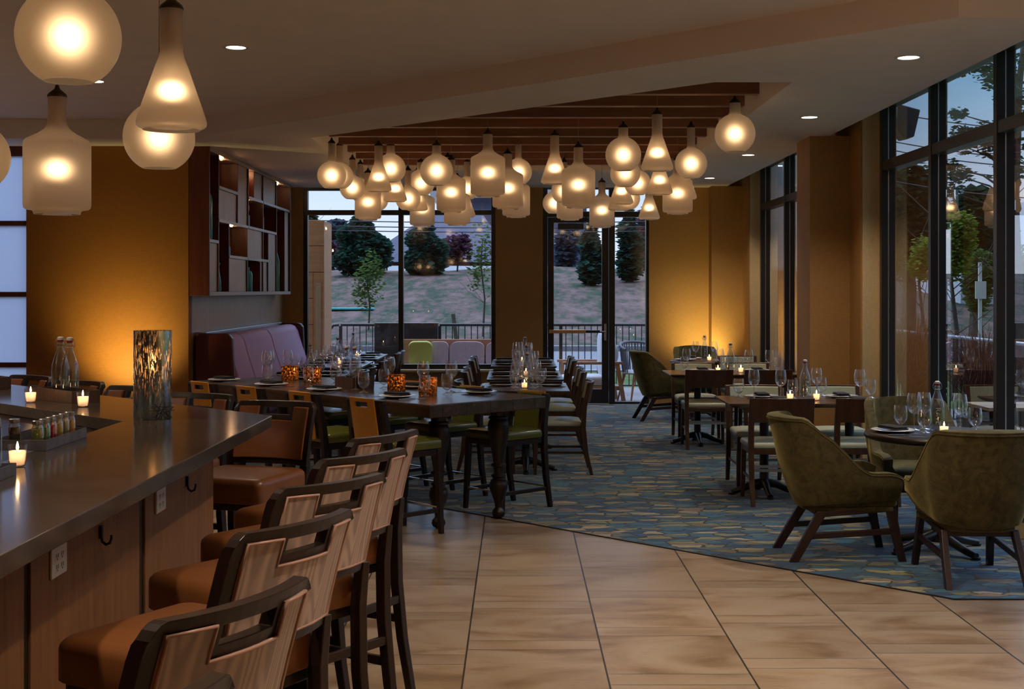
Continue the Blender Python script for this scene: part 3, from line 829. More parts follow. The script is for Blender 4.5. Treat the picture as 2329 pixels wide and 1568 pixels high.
# ------------------------------------------------------------------ community table
U = Vector((-.69,.724,0)); V = Vector((.724,.69,0)); TC0 = Vector((-.565,8.55,0)); TL, TW, TZ = 3.15, 1.08, .875
rot_t = math.atan2(U.y, U.x)
ctab = empty('community_table', (TC0 + U*TL/2 + V*TW/2), rot_t)     # local x along U, local y along -V
MB().box(-TL/2,TL/2,-TW/2,TW/2,TZ-.088,TZ).build('tabletop', m_plank, ctab, bevel=.006)
MB().box(-TL/2+.25,TL/2-.25,-TW/2+.14,TW/2-.14,TZ-.10,TZ-.09).build('underframe', m_dark_wood, ctab)
prof = [(690,150),(700,150),(705,120),(730,110),(738,150),(750,155),(756,130),(770,150),(800,168),(850,160),(950,125),(1040,90),(1085,78),(1095,115),(1108,118),(1115,80),(1150,72),(1165,75),(1172,110),(1185,115),(1192,90),(1205,95),(1212,125),(1225,120),(1235,135),(1270,140),(1310,115),(1370,70),(1415,52),(1425,60),(1440,90),(1465,102),(1485,85),(1497,45),(1503,32)]
zk = (TZ-.10)/(1503-690)
lp = [(w*.000461*1.02, (1503-y)*zk) for y, w in prof][::-1]
lp = [(lp[0][0], 0)] + lp[1:]
for sx in (-1, 1):
    for sy in (-1, 1):
        MB().lathe(lp, 28, cap0=True, cap1=True).build('leg', m_dark_wood, ctab, smooth=50, loc=(sx*(TL/2-.22), sy*(TW/2-.26), 0))
tag(ctab, 'long rustic dark plank table on four turned baluster legs', 'table')

def make_counter_stool():
    r = empty('counter_stool')
    MB().cushion(-.19,.235,-.215,.215,.575,.645,.018,.03).build('seat', m_green_vinyl, r, smooth=60)
    MB().box(-.18,.22,-.20,.20,.53,.572).build('seat_frame', m_dark_wood, r, bevel=.004)
    for s in (-1, 1):
        MB().bar([(.205,s*.185,.572),(.215,s*.19,.3),(.225,s*.2,0)], [.02,.019,.015], [.02,.019,.015]).build('leg', m_dark_wood, r, bevel=.003)
        MB().bar([(-.27,s*.2,0),(-.225,s*.2,.25),(-.208,s*.195,.5),(-.215,s*.19,.66),(-.235,s*.185,.80),(-.262,s*.185,.905)],[.015,.019,.021,.02,.018,.015],[.016,.019,.02,.019,.018,.017]).build('leg', m_dark_wood, r, bevel=.003)
        MB().beam((.22,s*.195,.16),(-.24,s*.2,.16),.02,.03).build('stretcher', m_dark_wood, r, bevel=.002)
    MB().beam((.222,-.195,.175),(.222,.195,.175),.012,.012).build('foot_rail', m_chrome, r)
    MB().beam((-.235,-.195,.175),(-.235,.195,.175),.012,.012).build('foot_rail', m_chrome, r)
    fx = lambda y, z: -.195 - .05*max(0,(z-.62)/.3) - .020*(1-(y/.2)**2)
    ys = [-.2,-.165,-.13,-.10,-.065,-.03,0,.03,.065,.10,.13,.165,.2]
    zs = [.66,.72,.80,.85,.868,.902,.918,.925]
    slot = lambda y, z: abs(y) < .065 and .85 < z < .902 and z > .868
    MB().slab(ys, zs, lambda y, z: .72 < z < .918 and not slot(y,z), fx, .024).build('back_frame', m_dark_wood, r, bevel=.003)
    bk = lambda y, z: fx(y, z) - .0245
    zs2 = [.60,.66,.72,.80,.85,.868,.902,.918,.930]
    MB().slab(ys, zs2, lambda y, z: abs(y) < .13 and not slot(y,z), bk, .012).build('outer_back', m_gold_vinyl, r, bevel=.004, smooth=50)
    MB().slab(ys, zs2, lambda y, z: abs(y) < .13 and z < .918 and not slot(y,z), lambda y, z: fx(y,z)+.0125, .012).build('inner_back', m_green_vinyl, r, bevel=.004, smooth=50)
    return r
cst = make_counter_stool()
for i, t in enumerate((.262,.98,1.67,2.33)):
    p = TC0 + U*t - V*.075
    count_tag(place(cst, p.x, p.y, math.atan2(V.y, V.x)), 'amber-backed counter stool on the bar side of the rustic table', 'stool', 'the near end', 'stools at the rustic table', key=i)
for i, t in enumerate((.50,1.22,1.95,2.65)):
    p = TC0 + U*t + V*(TW+.075)
    o = place(cst, p.x, p.y, math.atan2(-V.y, -V.x)); o.scale.z = .93
    count_tag(o, 'green-seated counter stool on the far side of the rustic table', 'stool', 'the near end', 'stools at the rustic table', key=i)

# ------------------------------------------------------------------ dining chair (faces +x)
def make_dining_chair():
    r = empty('dining_chair')
    MB().cushion(-.20,.235,-.235,.235,.43,.475,.020,.025,taper=.06).build('seat', m_mint_vinyl, r, smooth=60)
    MB().box(-.195,.225,-.222,.222,.385,.428).build('seat_frame', m_walnut, r, bevel=.004)
    for s in (-1, 1):
        MB().bar([(.205,s*.205,.43),(.21,s*.21,.2),(.215,s*.215,0)], [.019,.018,.014], [.019,.018,.014]).build('leg', m_walnut, r, bevel=.003)
        MB().bar([(-.285,s*.222,0),(-.235,s*.224,.2),(-.21,s*.225,.42),(-.222,s*.225,.60),(-.262,s*.225,.815)],[.015,.019,.022,.02,.015],[.016,.019,.02,.02,.018]).build('leg', m_walnut, r, bevel=.003)
    MB().beam((.213,-.21,.24),(.213,.21,.24),.010,.022).build('foot_rail', m_chrome, r)
    MB().beam((-.228,-.222,.27),(-.228,.222,.27),.012,.022).build('foot_rail', m_chrome, r)
    for s in (-1, 1): MB().beam((.212,s*.211,.20),(-.24,s*.223,.20),.010,.022).build('stretcher', m_walnut, r)
    fx = lambda y, z: -.205 - .042*(z-.6)/.2 - .045*(1-(y/.25)**2)
    ys = [-.245+.49*k/14 for k in range(15)]
    zs = [.635,.66,.72,.79,.82]
    MB().slab(ys, zs, lambda y, z: True, fx, .026).build('backrest', m_walnut, r, bevel=.004, smooth=50)
    MB().slab(ys[1:-1], [.650,.665,.79,.805], lambda y, z: True, lambda y, z: fx(y,z)+.0125, .012).build('back_pad', m_mint_vinyl, r, bevel=.005, smooth=50)
    return r
chair0 = make_dining_chair()
GCH = 'dark wood dining chairs'
def chair(x, y, deg, base, anchor, key=None):
    count_tag(place(chair0, x, y, R(deg)), base, 'chair', anchor, GCH, key)

# ------------------------------------------------------------------ pedestal tables
def pedestal(mb, x, y, h, foot=.30, ang=45):
    mb.lathe([(.05,.06),(.05,.09),(.036,.11),(.036,h-.02),(.06,h-.012),(.06,h)], 20, Matrix.Translation((x,y,0)), cap0=True, cap1=True)
def pedestal_base(x, y, foot, a0):
    mb = MB()
    for k in range(4):
        a = R(a0 + 90*k); c, s = math.cos(a), math.sin(a)
        mb.tube([(x+.02*c,y+.02*s,.10),(x+.10*c,y+.10*s,.085),(x+foot*.7*c,y+foot*.7*s,.045),(x+foot*c,y+foot*s,.024)], [.034,.030,.024,.022], 10)
        mb.lathe([(.026,0),(.026,.02)], 12, Matrix.Translation((x+foot*c,y+foot*s,0)), cap0=True, cap1=True)
    return mb
def rect_table(x0, x1, y0, y1, z, label, peds):
    cx, cy = (x0+x1)/2, (y0+y1)/2
    e = empty('dining_table', (cx, cy, 0))
    hx, hy = (x1-x0)/2, (y1-y0)/2
    t = MB(); b = .035
    t.add([(-hx,-hy,z-.012),(hx,-hy,z-.012),(hx,hy,z-.012),(-hx,hy,z-.012),(-hx,-hy,z),(hx,-hy,z),(hx,hy,z),(-hx,hy,z),(-hx+b,-hy+b,z-.035),(hx-b,-hy+b,z-.035),(hx-b,hy-b,z-.035),(-hx+b,hy-b,z-.035)],
          [(4,5,6,7),(0,1,5,4),(1,2,6,5),(2,3,7,6),(3,0,4,7),(8,9,1,0),(9,10,2,1),(10,11,3,2),(11,8,0,3),(11,10,9,8)])
    t.build('tabletop', m_tabletop, e, bevel=.002)
    for px, py in peds:
        mb = MB(); pedestal(mb, 0, 0, z-.037); mb.build('pedestal', m_black_iron, e, smooth=40, loc=(px-cx, py-cy, 0))
        pedestal_base(0, 0, .26, 0).build('pedestal_base', m_black_iron, e, smooth=50, loc=(px-cx, py-cy, 0))
    tag(e, label, 'table', 'dining tables'); return e
TZD = .76
rect_table(1.643,2.98,9.97,10.72,TZD,'dark rectangular dining table nearer the camera along the window wall',[(1.98,10.345),(2.66,10.345)])
rect_table(1.60,2.95,13.40,14.16,TZD,'dark rectangular dining table behind the window wall pillar',[(1.93,13.78),(2.62,13.78)])
CT = [(11.22,12.22),(12.67,14.03),(14.84,16.28)]
for (y0, y1), w in zip(CT, ('first','second','third')):
    rect_table(-.285,.47,y0,y1,TZD,f'{w} dark table of the centre row before the glass door, counted from the rustic table',[(.09,(y0+y1)/2)])
BT = [(12.85,14.10),(14.62,15.95),(16.42,17.72)]
for (y0, y1), w in zip(BT, ('first','second','third')):
    rect_table(-2.49,-1.745,y0,y1,TZD,f'{w} dark table along the mauve banquette, counted from the bar side',[(-2.12,(y0+y1)/2)])

# chairs at the window tables
for i, x in enumerate((2.005,2.655)):
    chair(x, 10.03, 90, 'dining chair backing us at the nearer window-wall table', 'the aisle', i)
for i, x in enumerate((2.04,2.70)):
    chair(x, 10.86, -90, 'dining chair facing us across the nearer window-wall table', 'the aisle', i)
for i, x in enumerate((1.975,2.58)):
    chair(x, 13.50, 90, 'dining chair backing us at the table behind the pillar', 'the aisle', i)
for i, x in enumerate((1.99,2.60)):
    chair(x, 14.30, -90, 'dining chair facing us across the table behind the pillar', 'the aisle', i)
chair(2.74, 15.82, -90, 'spare dining chair facing us before the far corner table', 'the aisle')
# centre row
for i, y in enumerate((11.66,13.05,13.70,15.15,15.90)):
    chair(.40 if i else .385, y, 180, 'dining chair on the aisle side of the centre table row', 'the bar end', i)
for i, y in enumerate((11.70,13.05,13.72,15.15,15.92)):
    chair(-.235, y, 0, 'dining chair on the banquette side of the centre table row', 'the bar end', i)
for i, y in enumerate((13.1,13.75,14.95,15.6,16.75,17.35)):
    chair(-1.80, y, 180, 'dining chair facing the mauve banquette', 'the bar side', i)

# ------------------------------------------------------------------ round tables
def round_table(x, y, r, z, label):
    e = empty('round_table', (x, y, 0))
    MB().lathe([(.001,z-.042),(r-.03,z-.042),(r-.008,z-.034),(r,z-.020),(r-.004,z-.006),(r-.016,z),(.001,z)], 56).build('tabletop', m_dark_wood, e, smooth=50)
    mb = MB(); pedestal(mb, 0, 0, z-.043); mb.build('pedestal', m_black_iron, e, smooth=40)
    pedestal_base(0, 0, .33, 25).build('pedestal_base', m_black_iron, e, smooth=50)
    tag(e, label, 'table'); return e
RTX, RTY, RTZ = 2.64, 8.13, .74
round_table(RTX, RTY, .445, RTZ, 'small dark round table between the three moss velvet armchairs by the window')
round_table(2.40, 16.55, .43, .74, 'small dark round table far back in the corner by the lit wall')

# ------------------------------------------------------------------ velvet armchair (faces +x)
def make_armchair():
    r = empty('armchair')
    N = 44; T = 9
    path = []
    for k in range(N+1):
        s = -1 + 2*k/N
        a = abs(s); sg = 1 if s >= 0 else -1
        if a > .52:                                    # arm: front to the back corner
            t = (1-a)/.48
            x = .315 - t*.44; y = sg*(.285 + .025*math.sin(PI*t))
        else:                                          # rounded back
            t = a/.52; ang = t*PI/2
            x = -.125 - .205*math.cos(ang)**.62; y = sg*.292*math.sin(ang)**.78
        path.append((x, y, a))
    def top(a):
        f = min(max((.80-a)/(.80-.36),0),1); f = f*f*(3-2*f)
        z = .545 + .32*f
        if a > .9: z -= .03*((a-.9)/.1)**2
        return z
    def bot(a): return .315 + .055*min(a*1.15,1)
    vs = []; fs = []
    for (x, y, a) in path:
        zt, zb = top(a), bot(a)
        for j in range(T+1):
            v = j/T; z = zb + (zt-zb)*v
            kx = .80 + .20*min(1, v*2.2)**.7
            lean = .11*(v**1.5)*max(0, 1-a/.62)
            vs.append((x*kx if x < 0 else x*(.93+.07*v), y*(.82+.18*min(1,v*1.8)**.8), z)); 
            vs[-1] = (vs[-1][0]-lean, vs[-1][1], z)
    for k in range(N):
        for j in range(T):
            b = k*(T+1)+j
            fs.append((b, b+T+1, b+T+2, b+1))
    o = MB().add(vs, fs).build('shell', m_velvet, r, smooth='all')
    sd = o.modifiers.new('thickness', 'SOLIDIFY'); sd.thickness = .062; sd.offset = -1
    bv = o.modifiers.new('round', 'BEVEL'); bv.width = .024; bv.segments = 3; bv.limit_method = 'ANGLE'; bv.angle_limit = R(50)
    # seam along the top edge
    pts = [vs[k*(T+1)+T] for k in range(N+1)]
    MB().tube([(p[0]*1.0, p[1], p[2]-.016) for p in pts], .0045, 6).build('edge_seam', m_velvet, o, smooth='all')
    MB().cushion(-.245,.30,-.235,.235,.335,.45,.02,.04,taper=.10).build('seat_cushion', m_velvet, r, smooth=60)
    MB().prism([(.27,-.23),(.27,.23),(-.2,.19),(-.25,.1),(-.25,-.1),(-.2,-.19)], .30, .335).build('seat_base', m_velvet, r, bevel=.01)
    for s in (-1, 1):
        MB().bar([(-.335,s*.215,0),(-.235,s*.205,.17),(-.155,s*.195,.305)], [.026,.030,.034], [.017,.018,.018]).build('leg', m_legwood, r, bevel=.004)
        MB().bar([(.325,s*.22,0),(.285,s*.21,.17),(.255,s*.2,.335)], [.022,.027,.030], [.017,.018,.018]).build('leg', m_legwood, r, bevel=.004)
        MB().beam((-.225,s*.203,.155),(.285,s*.210,.185),.022,.036).build('stretcher', m_legwood, r, bevel=.004)
        MB().beam((-.165,s*.196,.285),(.262,s*.201,.318),.024,.034).build('side_rail', m_legwood, r, bevel=.003)
    MB().beam((-.16,-.19,.28),(-.16,.19,.28),.024,.034).build('cross_rail', m_legwood, r, bevel=.003)
    MB().beam((.262,-.19,.31),(.262,.19,.31),.024,.034).build('cross_rail', m_legwood, r, bevel=.003)
    return r
arm0 = make_armchair()
GA = 'moss velvet armchairs'
tag(place(arm0, 1.99, 8.00, R(2)), 'moss velvet armchair in side view on the aisle side of the round window table', 'armchair', GA)
tag(place(arm0, 2.58, 7.38, R(88)), 'moss velvet armchair with its back to us before the round window table', 'armchair', GA)
tag(place(arm0, 2.72, 8.84, R(-92)), 'moss velvet armchair facing us behind the round window table', 'armchair', GA)
tag(place(arm0, 1.86, 16.35, R(8)), 'dark velvet armchair in side view at the far corner table beside the glass door', 'armchair', GA)
tag(place(arm0, 2.42, 17.32, R(-90)), 'dark velvet armchair against the glowing back wall behind the far corner table', 'armchair', GA)

# ------------------------------------------------------------------ banquette
bq = empty('banquette_sofa', (-3.0,15.5,0))
def Q(mb, name, mat, **k):
    o = mb.build(name, mat, bq, **k); o.location = (3.0,-15.5,0); return o
def wing(y0, y1):
    pr = [(-3.31,.0),(-2.62,.0),(-2.60,.44),(-2.80,.58),(-2.90,.72),(-2.92,1.13),(-2.955,1.178),(-3.0,1.185),(-3.26,1.185),(-3.31,1.15)]
    n = len(pr)
    mb = MB().add([(x,y0,z) for x,z in pr]+[(x,y1,z) for x,z in pr], [tuple(range(n)), tuple(range(2*n-1,n-1,-1))]+[(i,(i+1)%n,n+(i+1)%n,n+i) for i in range(n)])
    return mb
Q(wing(13.36,13.46), 'side_wing', m_maroon, bevel=.02); Q(wing(17.80,17.90), 'side_wing', m_maroon, bevel=.02)
for y0, y1 in ((13.465,14.24),(14.25,15.80),(15.81,17.795)):
    pr = [(-3.20,.46),(-2.80,.46),(-2.84,.62),(-2.93,.90),(-2.98,1.08),(-3.02,1.14),(-3.08,1.165),(-3.16,1.165),(-3.20,1.13)]
    n = len(pr)
    mb = MB().add([(x,y0,z) for x,z in pr]+[(x,y1,z) for x,z in pr], [tuple(range(n)), tuple(range(2*n-1,n-1,-1))]+[(i,(i+1)%n,n+(i+1)%n,n+i) for i in range(n)])
    Q(mb, 'back_cushion', m_purple, bevel=.022, smooth=50)
    Q(MB().box(-2.80,-2.55,y0,y1,.36,.47), 'seat_cushion', m_purple, bevel=.025)
Q(MB().box(-3.20,-2.58,13.465,17.795,0,.36), 'plinth', m_maroon)
Q(MB().box(-3.32,-3.21,13.46,17.80,.06,1.195), 'ledge', m_chrome, bevel=.004)
tag(bq, 'mauve upholstered banquette with maroon side wings under the display shelf', 'banquette')

# ------------------------------------------------------------------ display shelf
sh = empty('display_shelf', (-3.24,15.5,1.6))
SX0, SX1 = XL+.002, -3.13
def S(mb, name, mat, **k):
    o = mb.build(name, mat, sh, **k); o.location = (3.24,-15.5,-1.6); return o
S(MB().box(SX0,SX1+.012,13.205,13.235,1.575,3.098), 'side_panel', m_redwood, bevel=.002)
S(MB().box(SX0,SX1+.012,17.955,17.985,1.575,3.098), 'side_panel', m_redwood, bevel=.002)
for z0, z1 in ((1.575,1.615),(3.055,3.098)): S(MB().box(SX0,SX1+.012,13.24,17.95,z0,z1), 'shelf_board', m_shelfboard, bevel=.002)
S(MB().box(SX0,SX0+.012,13.24,17.95,1.615,3.055), 'back_board', m_redwood)
D = lambda y, z0, z1: S(MB().box(SX0+.013,SX1,y-.013,y+.013,z0+.017,z1-.017), 'divider', m_redwood, bevel=.001)
K = lambda y0, y1, z: S(MB().box(SX0+.013,SX1+.004,y0+.014,y1-.014,z-.016,z+.016), 'shelf_board', m_shelfboard, bevel=.001)
P = lambda y0, y1, z0, z1: S(MB().box(SX1-.035,SX1-.015,y0+.015,y1-.015,z0+.018,z1-.018), 'closed_front', m_greywood, bevel=.001)
zb, zt = 1.60, 3.07
D(13.68,zb,zt); D(15.20,2.37,zt); D(14.62,2.37,zt); D(14.17,zb,2.37); D(15.15,zb,2.37); D(16.09,zb,zt); D(16.42,zb,2.37); D(16.99,2.37,zt); D(17.0,zb,2.37); D(17.58,zb,2.72); D(15.52,2.72,zt); D(14.75+1.15,zb,1.99)
K(13.24,13.68,2.14); K(13.68,14.62,2.72); K(13.68,15.20,2.37); K(15.20,16.09,2.72); K(16.09,17.95,2.72); K(15.20,16.99,2.37); K(14.17,15.15,2.0); K(15.15,16.42,2.0)
P(13.24,13.68,zb,2.14); P(13.68,14.62,2.37,2.72); P(14.62,15.20,2.37,zt); P(15.52,16.09,2.72,zt); P(16.09,16.99,2.72,zt); P(15.15,16.09,2.0,2.37); P(16.42,17.0,zb,2.37); P(14.17,15.15,zb,2.0); P(15.9,16.42,zb,2.0); P(17.58,17.95,zb,2.72)
tag(sh, 'wall mounted wooden display shelf with open and closed compartments above the banquette', 'shelf')
def puck(y, z):
    o = MB().lathe([(.012,0),(.012,-.006),(.0005,-.0061)], 16).build('puck_light', m_shelf_led, sh); o.location = (.04, y-15.5, z-1.6)
    L = bpy.data.lights.new('puck_glow','POINT'); L.energy = .9; L.color = (1,.55,.25); L.shadow_soft_size = .02
    lo = bpy.data.objects.new('puck_glow', L); COL.objects.link(lo); lo.parent = sh; lo.location = (.04, y-15.5, z-1.6-.03)
for y, z in ((14.1,3.05),(15.36,3.05),(17.4,3.05),(15.4,2.70),(14.6,2.35)): puck(y, z)
# objects on the shelf
def vase(y, z, prof, mat, name, label, cat, seg=24):
    o = MB().lathe(prof, seg, cap0=True).build(name, mat, None, smooth=45); o.location = (-3.195, y, z+.0005)
    return tag(o, label, cat, 'objects on the display shelf')
vase(13.46,2.157,[(.045,0),(.047,.01),(.047,.42),(.040,.455),(.022,.48),(.022,.505),(.028,.51)], m_teal, 'bottle', 'tall teal glass bottle in the first upper compartment of the display shelf', 'bottle')
vase(13.90,1.616,[(.036,0),(.042,.02),(.034,.14),(.020,.22),(.018,.27),(.034,.31)], m_teal, 'vase', 'narrow-necked teal vase at the bottom of the display shelf', 'vase')
vase(15.42,1.616,[(.06,0),(.065,.01),(.065,.20),(.055,.235),(.03,.25),(.03,.285),(.038,.29)], m_teal, 'bottle', 'wide turquoise bottle in the middle bottom compartment of the display shelf', 'bottle')
vase(17.25,1.616,[(.05,0),(.052,.01),(.052,.40),(.040,.46),(.02,.52),(.02,.58),(.026,.585)], m_greenglass, 'bottle', 'tall green bottle near the window end of the display shelf', 'bottle')
def sculpture(y, z, h, label, oval):
    e = empty('sculpture', (-3.22, y, z+.0005))
    MB().box(-.035,.035,-.05,.05,0,h).build('plinth', m_black_metal, e, bevel=.003)
    if oval: MB().lathe([(.001,h),(.02,h+.01),(.035,h+.06),(.036,h+.10),(.025,h+.15),(.001,h+.17)], 18, Matrix.Rotation(0,4,'Z')).build('oval_stone', m_wax, e, smooth='all')
    else: MB().tube([(0,0,h),(0,.01,h+.06),(0,.035,h+.12),(0,.04,h+.16)], [.012,.016,.012,.003], 10).build('curved_horn', m_wax, e, smooth='all')
    tag(e, label, 'ornament', 'objects on the display shelf')
sculpture(15.50,2.387,.14,'black block with a pale oval stone in the middle of the display shelf', True)
sculpture(14.45,2.017,.10,'black block with a curved pale horn in the lower part of the display shelf', False)
def bookend(y, z, label):
    e = MB().box(-.035,.035,-.06,.06,0,.10).build('bookend', m_black_metal, bevel=.003); e.location = (-3.22,y,z+.0005)
    k = MB().box(-.03,.03,.065,.10,0,.17).build('upright', m_black_metal, e, bevel=.003)
    tag(e, label, 'ornament', 'objects on the display shelf')
bookend(16.35,2.387,'stepped black block in the shelf compartment beside the oval stone')
# ------------------------------------------------------------------ tableware prototypes
def lathe_mesh(name, prof, mat, seg=24, cap0=False):
    return MB().lathe(prof, seg, cap0=cap0).mesh(name, mat, smooth=60)
FAR = (0, -50, 0)
def make_wine():
    o = bpy.data.objects.new('wine_glass', lathe_mesh('wine_glass', [(.004,.100),(.012,.103),(.026,.112),(.038,.128),(.045,.150),(.0465,.168),(.044,.195),(.040,.218),(.036,.237)], m_crystal)); COL.objects.link(o)
    s = bpy.data.objects.new('stem', lathe_mesh('stem', [(.037,.0015),(.036,.003),(.020,.006),(.007,.012),(.0042,.022),(.0036,.06),(.0042,.092),(.007,.1005)], m_crystal)); COL.objects.link(s); s.parent = o
    return o
def make_goblet():
    o = bpy.data.objects.new('water_goblet', lathe_mesh('water_goblet', [(.006,.030),(.016,.034),(.031,.046),(.041,.066),(.044,.088),(.043,.112),(.040,.135),(.037,.152)], m_crystal)); COL.objects.link(o)
    s = bpy.data.objects.new('stem', lathe_mesh('stem', [(.034,.0015),(.033,.004),(.016,.009),(.0075,.018),(.0075,.026),(.010,.0305)], m_crystal)); COL.objects.link(s); s.parent = o
    return o
def make_bottle():
    o = bpy.data.objects.new('swing_top_bottle', lathe_mesh('swing_top_bottle', [(.030,.001),(.040,.002),(.0435,.010),(.0440,.03),(.0440,.145),(.0425,.165),(.034,.198),(.022,.232),(.016,.252),(.0145,.268),(.0175,.271),(.0175,.279),(.0145,.282),(.0145,.292)], m_bottleglass, cap0=True)); COL.objects.link(o)
    w = MB().lathe([(.012,.284),(.0155,.290),(.0155,.298),(.012,.300)], 16).build('gasket', m_red_rubber, o, smooth=40)
    w = MB().lathe([(.0155,.2985),(.0165,.301),(.0160,.311),(.010,.315),(.0005,.3155)], 16).build('stopper', m_white, o, smooth=40)
    c = [(.0165,0,.305),(.022,0,.298),(.027,.0,.284),(.0245,0,.268),(.0185,0,.262)]
    b = MB().tube(c, .0016, 6); b.tube([(-x,y,z) for x,y,z in c], .0016, 6); b.tube([(.0185*math.cos(k*PI/8),.0185*math.sin(k*PI/8),.262) for k in range(16)], .0014, 6, closed=True)
    b.build('wire_bail', m_chrome, o, smooth='all')
    cu = bpy.data.curves.new('txt','FONT'); cu.body = 'RAVE'; cu.size = .044; cu.align_x = 'CENTER'; cu.align_y = 'CENTER'; cu.space_character = 1.05
    to = bpy.data.objects.new('txt', cu); COL.objects.link(to)
    dg = bpy.context.evaluated_depsgraph_get(); me = bpy.data.meshes.new_from_object(to.evaluated_get(dg))
    bpy.data.objects.remove(to)
    bm = bmesh.new(); bm.from_mesh(me); bmesh.ops.triangulate(bm, faces=bm.faces)
    for v in bm.verts:
        tx, ty = v.co.x, v.co.y; a = R(-90) + ty/.044
        v.co = Vector((.0446*math.cos(a), .0446*math.sin(a), .095 - tx))
    bm.to_mesh(me); bm.free(); me.materials.clear(); me.materials.append(m_bottle_print); me.name = 'printed_lettering'
    t = bpy.data.objects.new('printed_lettering', me); COL.objects.link(t); t.parent = o
    return o
def make_votive():
    o = bpy.data.objects.new('votive_candle', lathe_mesh('votive_candle', [(.020,.001),(.024,.003),(.026,.02),(.030,.070)], m_crystal, cap0=True)); COL.objects.link(o)
    MB().lathe([(.0225,.006),(.0245,.02),(.0268,.050),(.0005,.0495)], 20, cap0=True).build('wax', m_wax, o, smooth=50)
    MB().lathe([(.0005,.052),(.0042,.057),(.0046,.062),(.0025,.072),(.0005,.080)], 10).build('flame', m_flame, o, smooth='all')
    L = bpy.data.lights.new('candle_glow','POINT'); L.energy = .10; L.color = (1,.56,.28); L.shadow_soft_size = .006
    lo = bpy.data.objects.new('candle_glow', L); COL.objects.link(lo); lo.parent = o; lo.location = (0,0,.044)
    return o
def make_plate():
    return_o = bpy.data.objects.new('dinner_plate', lathe_mesh('dinner_plate', [(.0005,.004),(.075,.004),(.09,.008),(.132,.018),(.134,.016),(.09,.003),(.07,.0006),(.0005,.0006)], m_white, 36)); COL.objects.link(return_o)
    return return_o
def make_napkin():
    mb = MB().cushion(-.052,.052,-.10,.10,.0005,.011,.004,.005); mb.cushion(-.050,.046,-.098,.097,.0125,.021,.003,.004)
    m = MB(); m.add(mb.v, mb.f)
    o = m.build('folded_napkin', m_napkin, None, smooth=50); return o
def flat(mb, pts, z0, th):
    mb.prism(pts, z0, z0+th); return mb
def make_fork():
    mb = MB(); flat(mb, [(-.10,-.004),(-.02,-.0035),(.03,-.0035),(.045,-.010),(.060,-.011),(.060,.011),(.045,.010),(.03,.0035),(-.02,.0035),(-.10,.004),(-.105,0)], .0006, .002)
    o = mb.build('fork', m_chrome); t = MB()
    for y in (-.0095,-.0034,.0034,.0095): t.box(.0605,.100,y-.0016,y+.0016,.0006,.0024)
    t.build('tines', m_chrome, o); return o
def make_knife():
    o = MB().prism([(-.11,-.005),(-.01,-.0045),(-.01,.0045),(-.11,.005)], .0006, .006).build('table_knife', m_chrome, bevel=.001)
    MB().prism([(-.0095,-.0042),(.08,-.006),(.115,.003),(.10,.006),(-.0095,.0042)], .0012, .0024).build('blade', m_chrome, o); return o
def make_spoon():
    o = MB().prism([(-.10,-.004),(.03,-.0025),(.03,.0025),(-.10,.004)], .0006, .0026).build('spoon', m_chrome)
    MB().prism([(.058+.030*math.cos(a*PI/8), .017*math.sin(a*PI/8)) for a in range(16)], .0007, .004).build('bowl', m_chrome, o); return o
protos = dict(wine=make_wine(), goblet=make_goblet(), bottle=make_bottle(), votive=make_votive(), plate=make_plate(), napkin=make_napkin(), fork=make_fork(), knife=make_knife(), spoon=make_spoon())
GRP = dict(wine='wine glasses', goblet='water goblets', bottle='swing-top bottles', votive='votive candles', plate='dinner plates', napkin='folded napkins', fork='forks', knife='table knives', spoon='spoons')
CAT = dict(wine='wine glass', goblet='water goblet', bottle='bottle', votive='candle', plate='plate', napkin='napkin', fork='fork', knife='knife', spoon='spoon')
NOUN = dict(wine='wine glass', goblet='water goblet', bottle='swing-top water bottle', votive='lit votive candle', plate='white plate', napkin='black napkin', fork='steel fork', knife='steel knife', spoon='steel spoon')
HT = dict(wine=.237, goblet=.152, bottle=.3155, votive=.08)
RAD = dict(wine=.0475, goblet=.045, bottle=.045, votive=.031, plate=.136)
TAKEN = []
def put(kind, x, y, z, where, anchor, rz=0, key=None, fixed=False):
    if kind in RAD:
        r = RAD[kind]
        if kind != 'plate' and not fixed:            # glasses stand clear of plates and of each other
            for _ in range(60):
                hit = [(a, b, q) for a, b, c, q in TAKEN if abs(c-z) < .06 and math.hypot(x-a, y-b) < r+q+.002]
                if not hit: break
                a, b, q = max(hit, key=lambda t: t[2]+r-math.hypot(x-t[0], y-t[1]))
                d = math.hypot(x-a, y-b) or 1e-3
                x += (x-a+1e-4)/d*.012; y += (y-b+2e-4)/d*.012
        TAKEN.append((x, y, z, r))
    o = place(protos[kind], x, y, rz, z + .0008)
    count_tag(o, NOUN[kind] + ' ' + where, CAT[kind], anchor, GRP[kind], key)
    return o
def put_top(kind, px, py, z, where, anchor, lim=None, rz=0):
    p = on_plane(px, py, z + HT[kind])
    if lim: p.x = min(max(p.x, lim[0]), lim[1]); p.y = min(max(p.y, lim[2]), lim[3])
    return put(kind, p.x, p.y, z, where, anchor, rz)
def setting(x, y, z, face, where, anchor, key=None, cutlery=True, nap=None):
    """plate, napkin and cutlery; face = direction in which the diner looks"""
    a = R(face); c, s = math.cos(a), math.sin(a)
    put('plate', x, y, z, where, anchor, 0, key)
    n = place(protos['napkin'], x, y, a if nap is None else R(nap), z + .019)
    count_tag(n, NOUN['napkin'] + ' ' + where, 'napkin', anchor, GRP['napkin'], key)
    if cutlery:
        for k, lat in (('fork', .165), ('knife', -.160), ('spoon', -.195)):
            put(k, x - s*lat, y + c*lat, z, where, anchor, a, key)

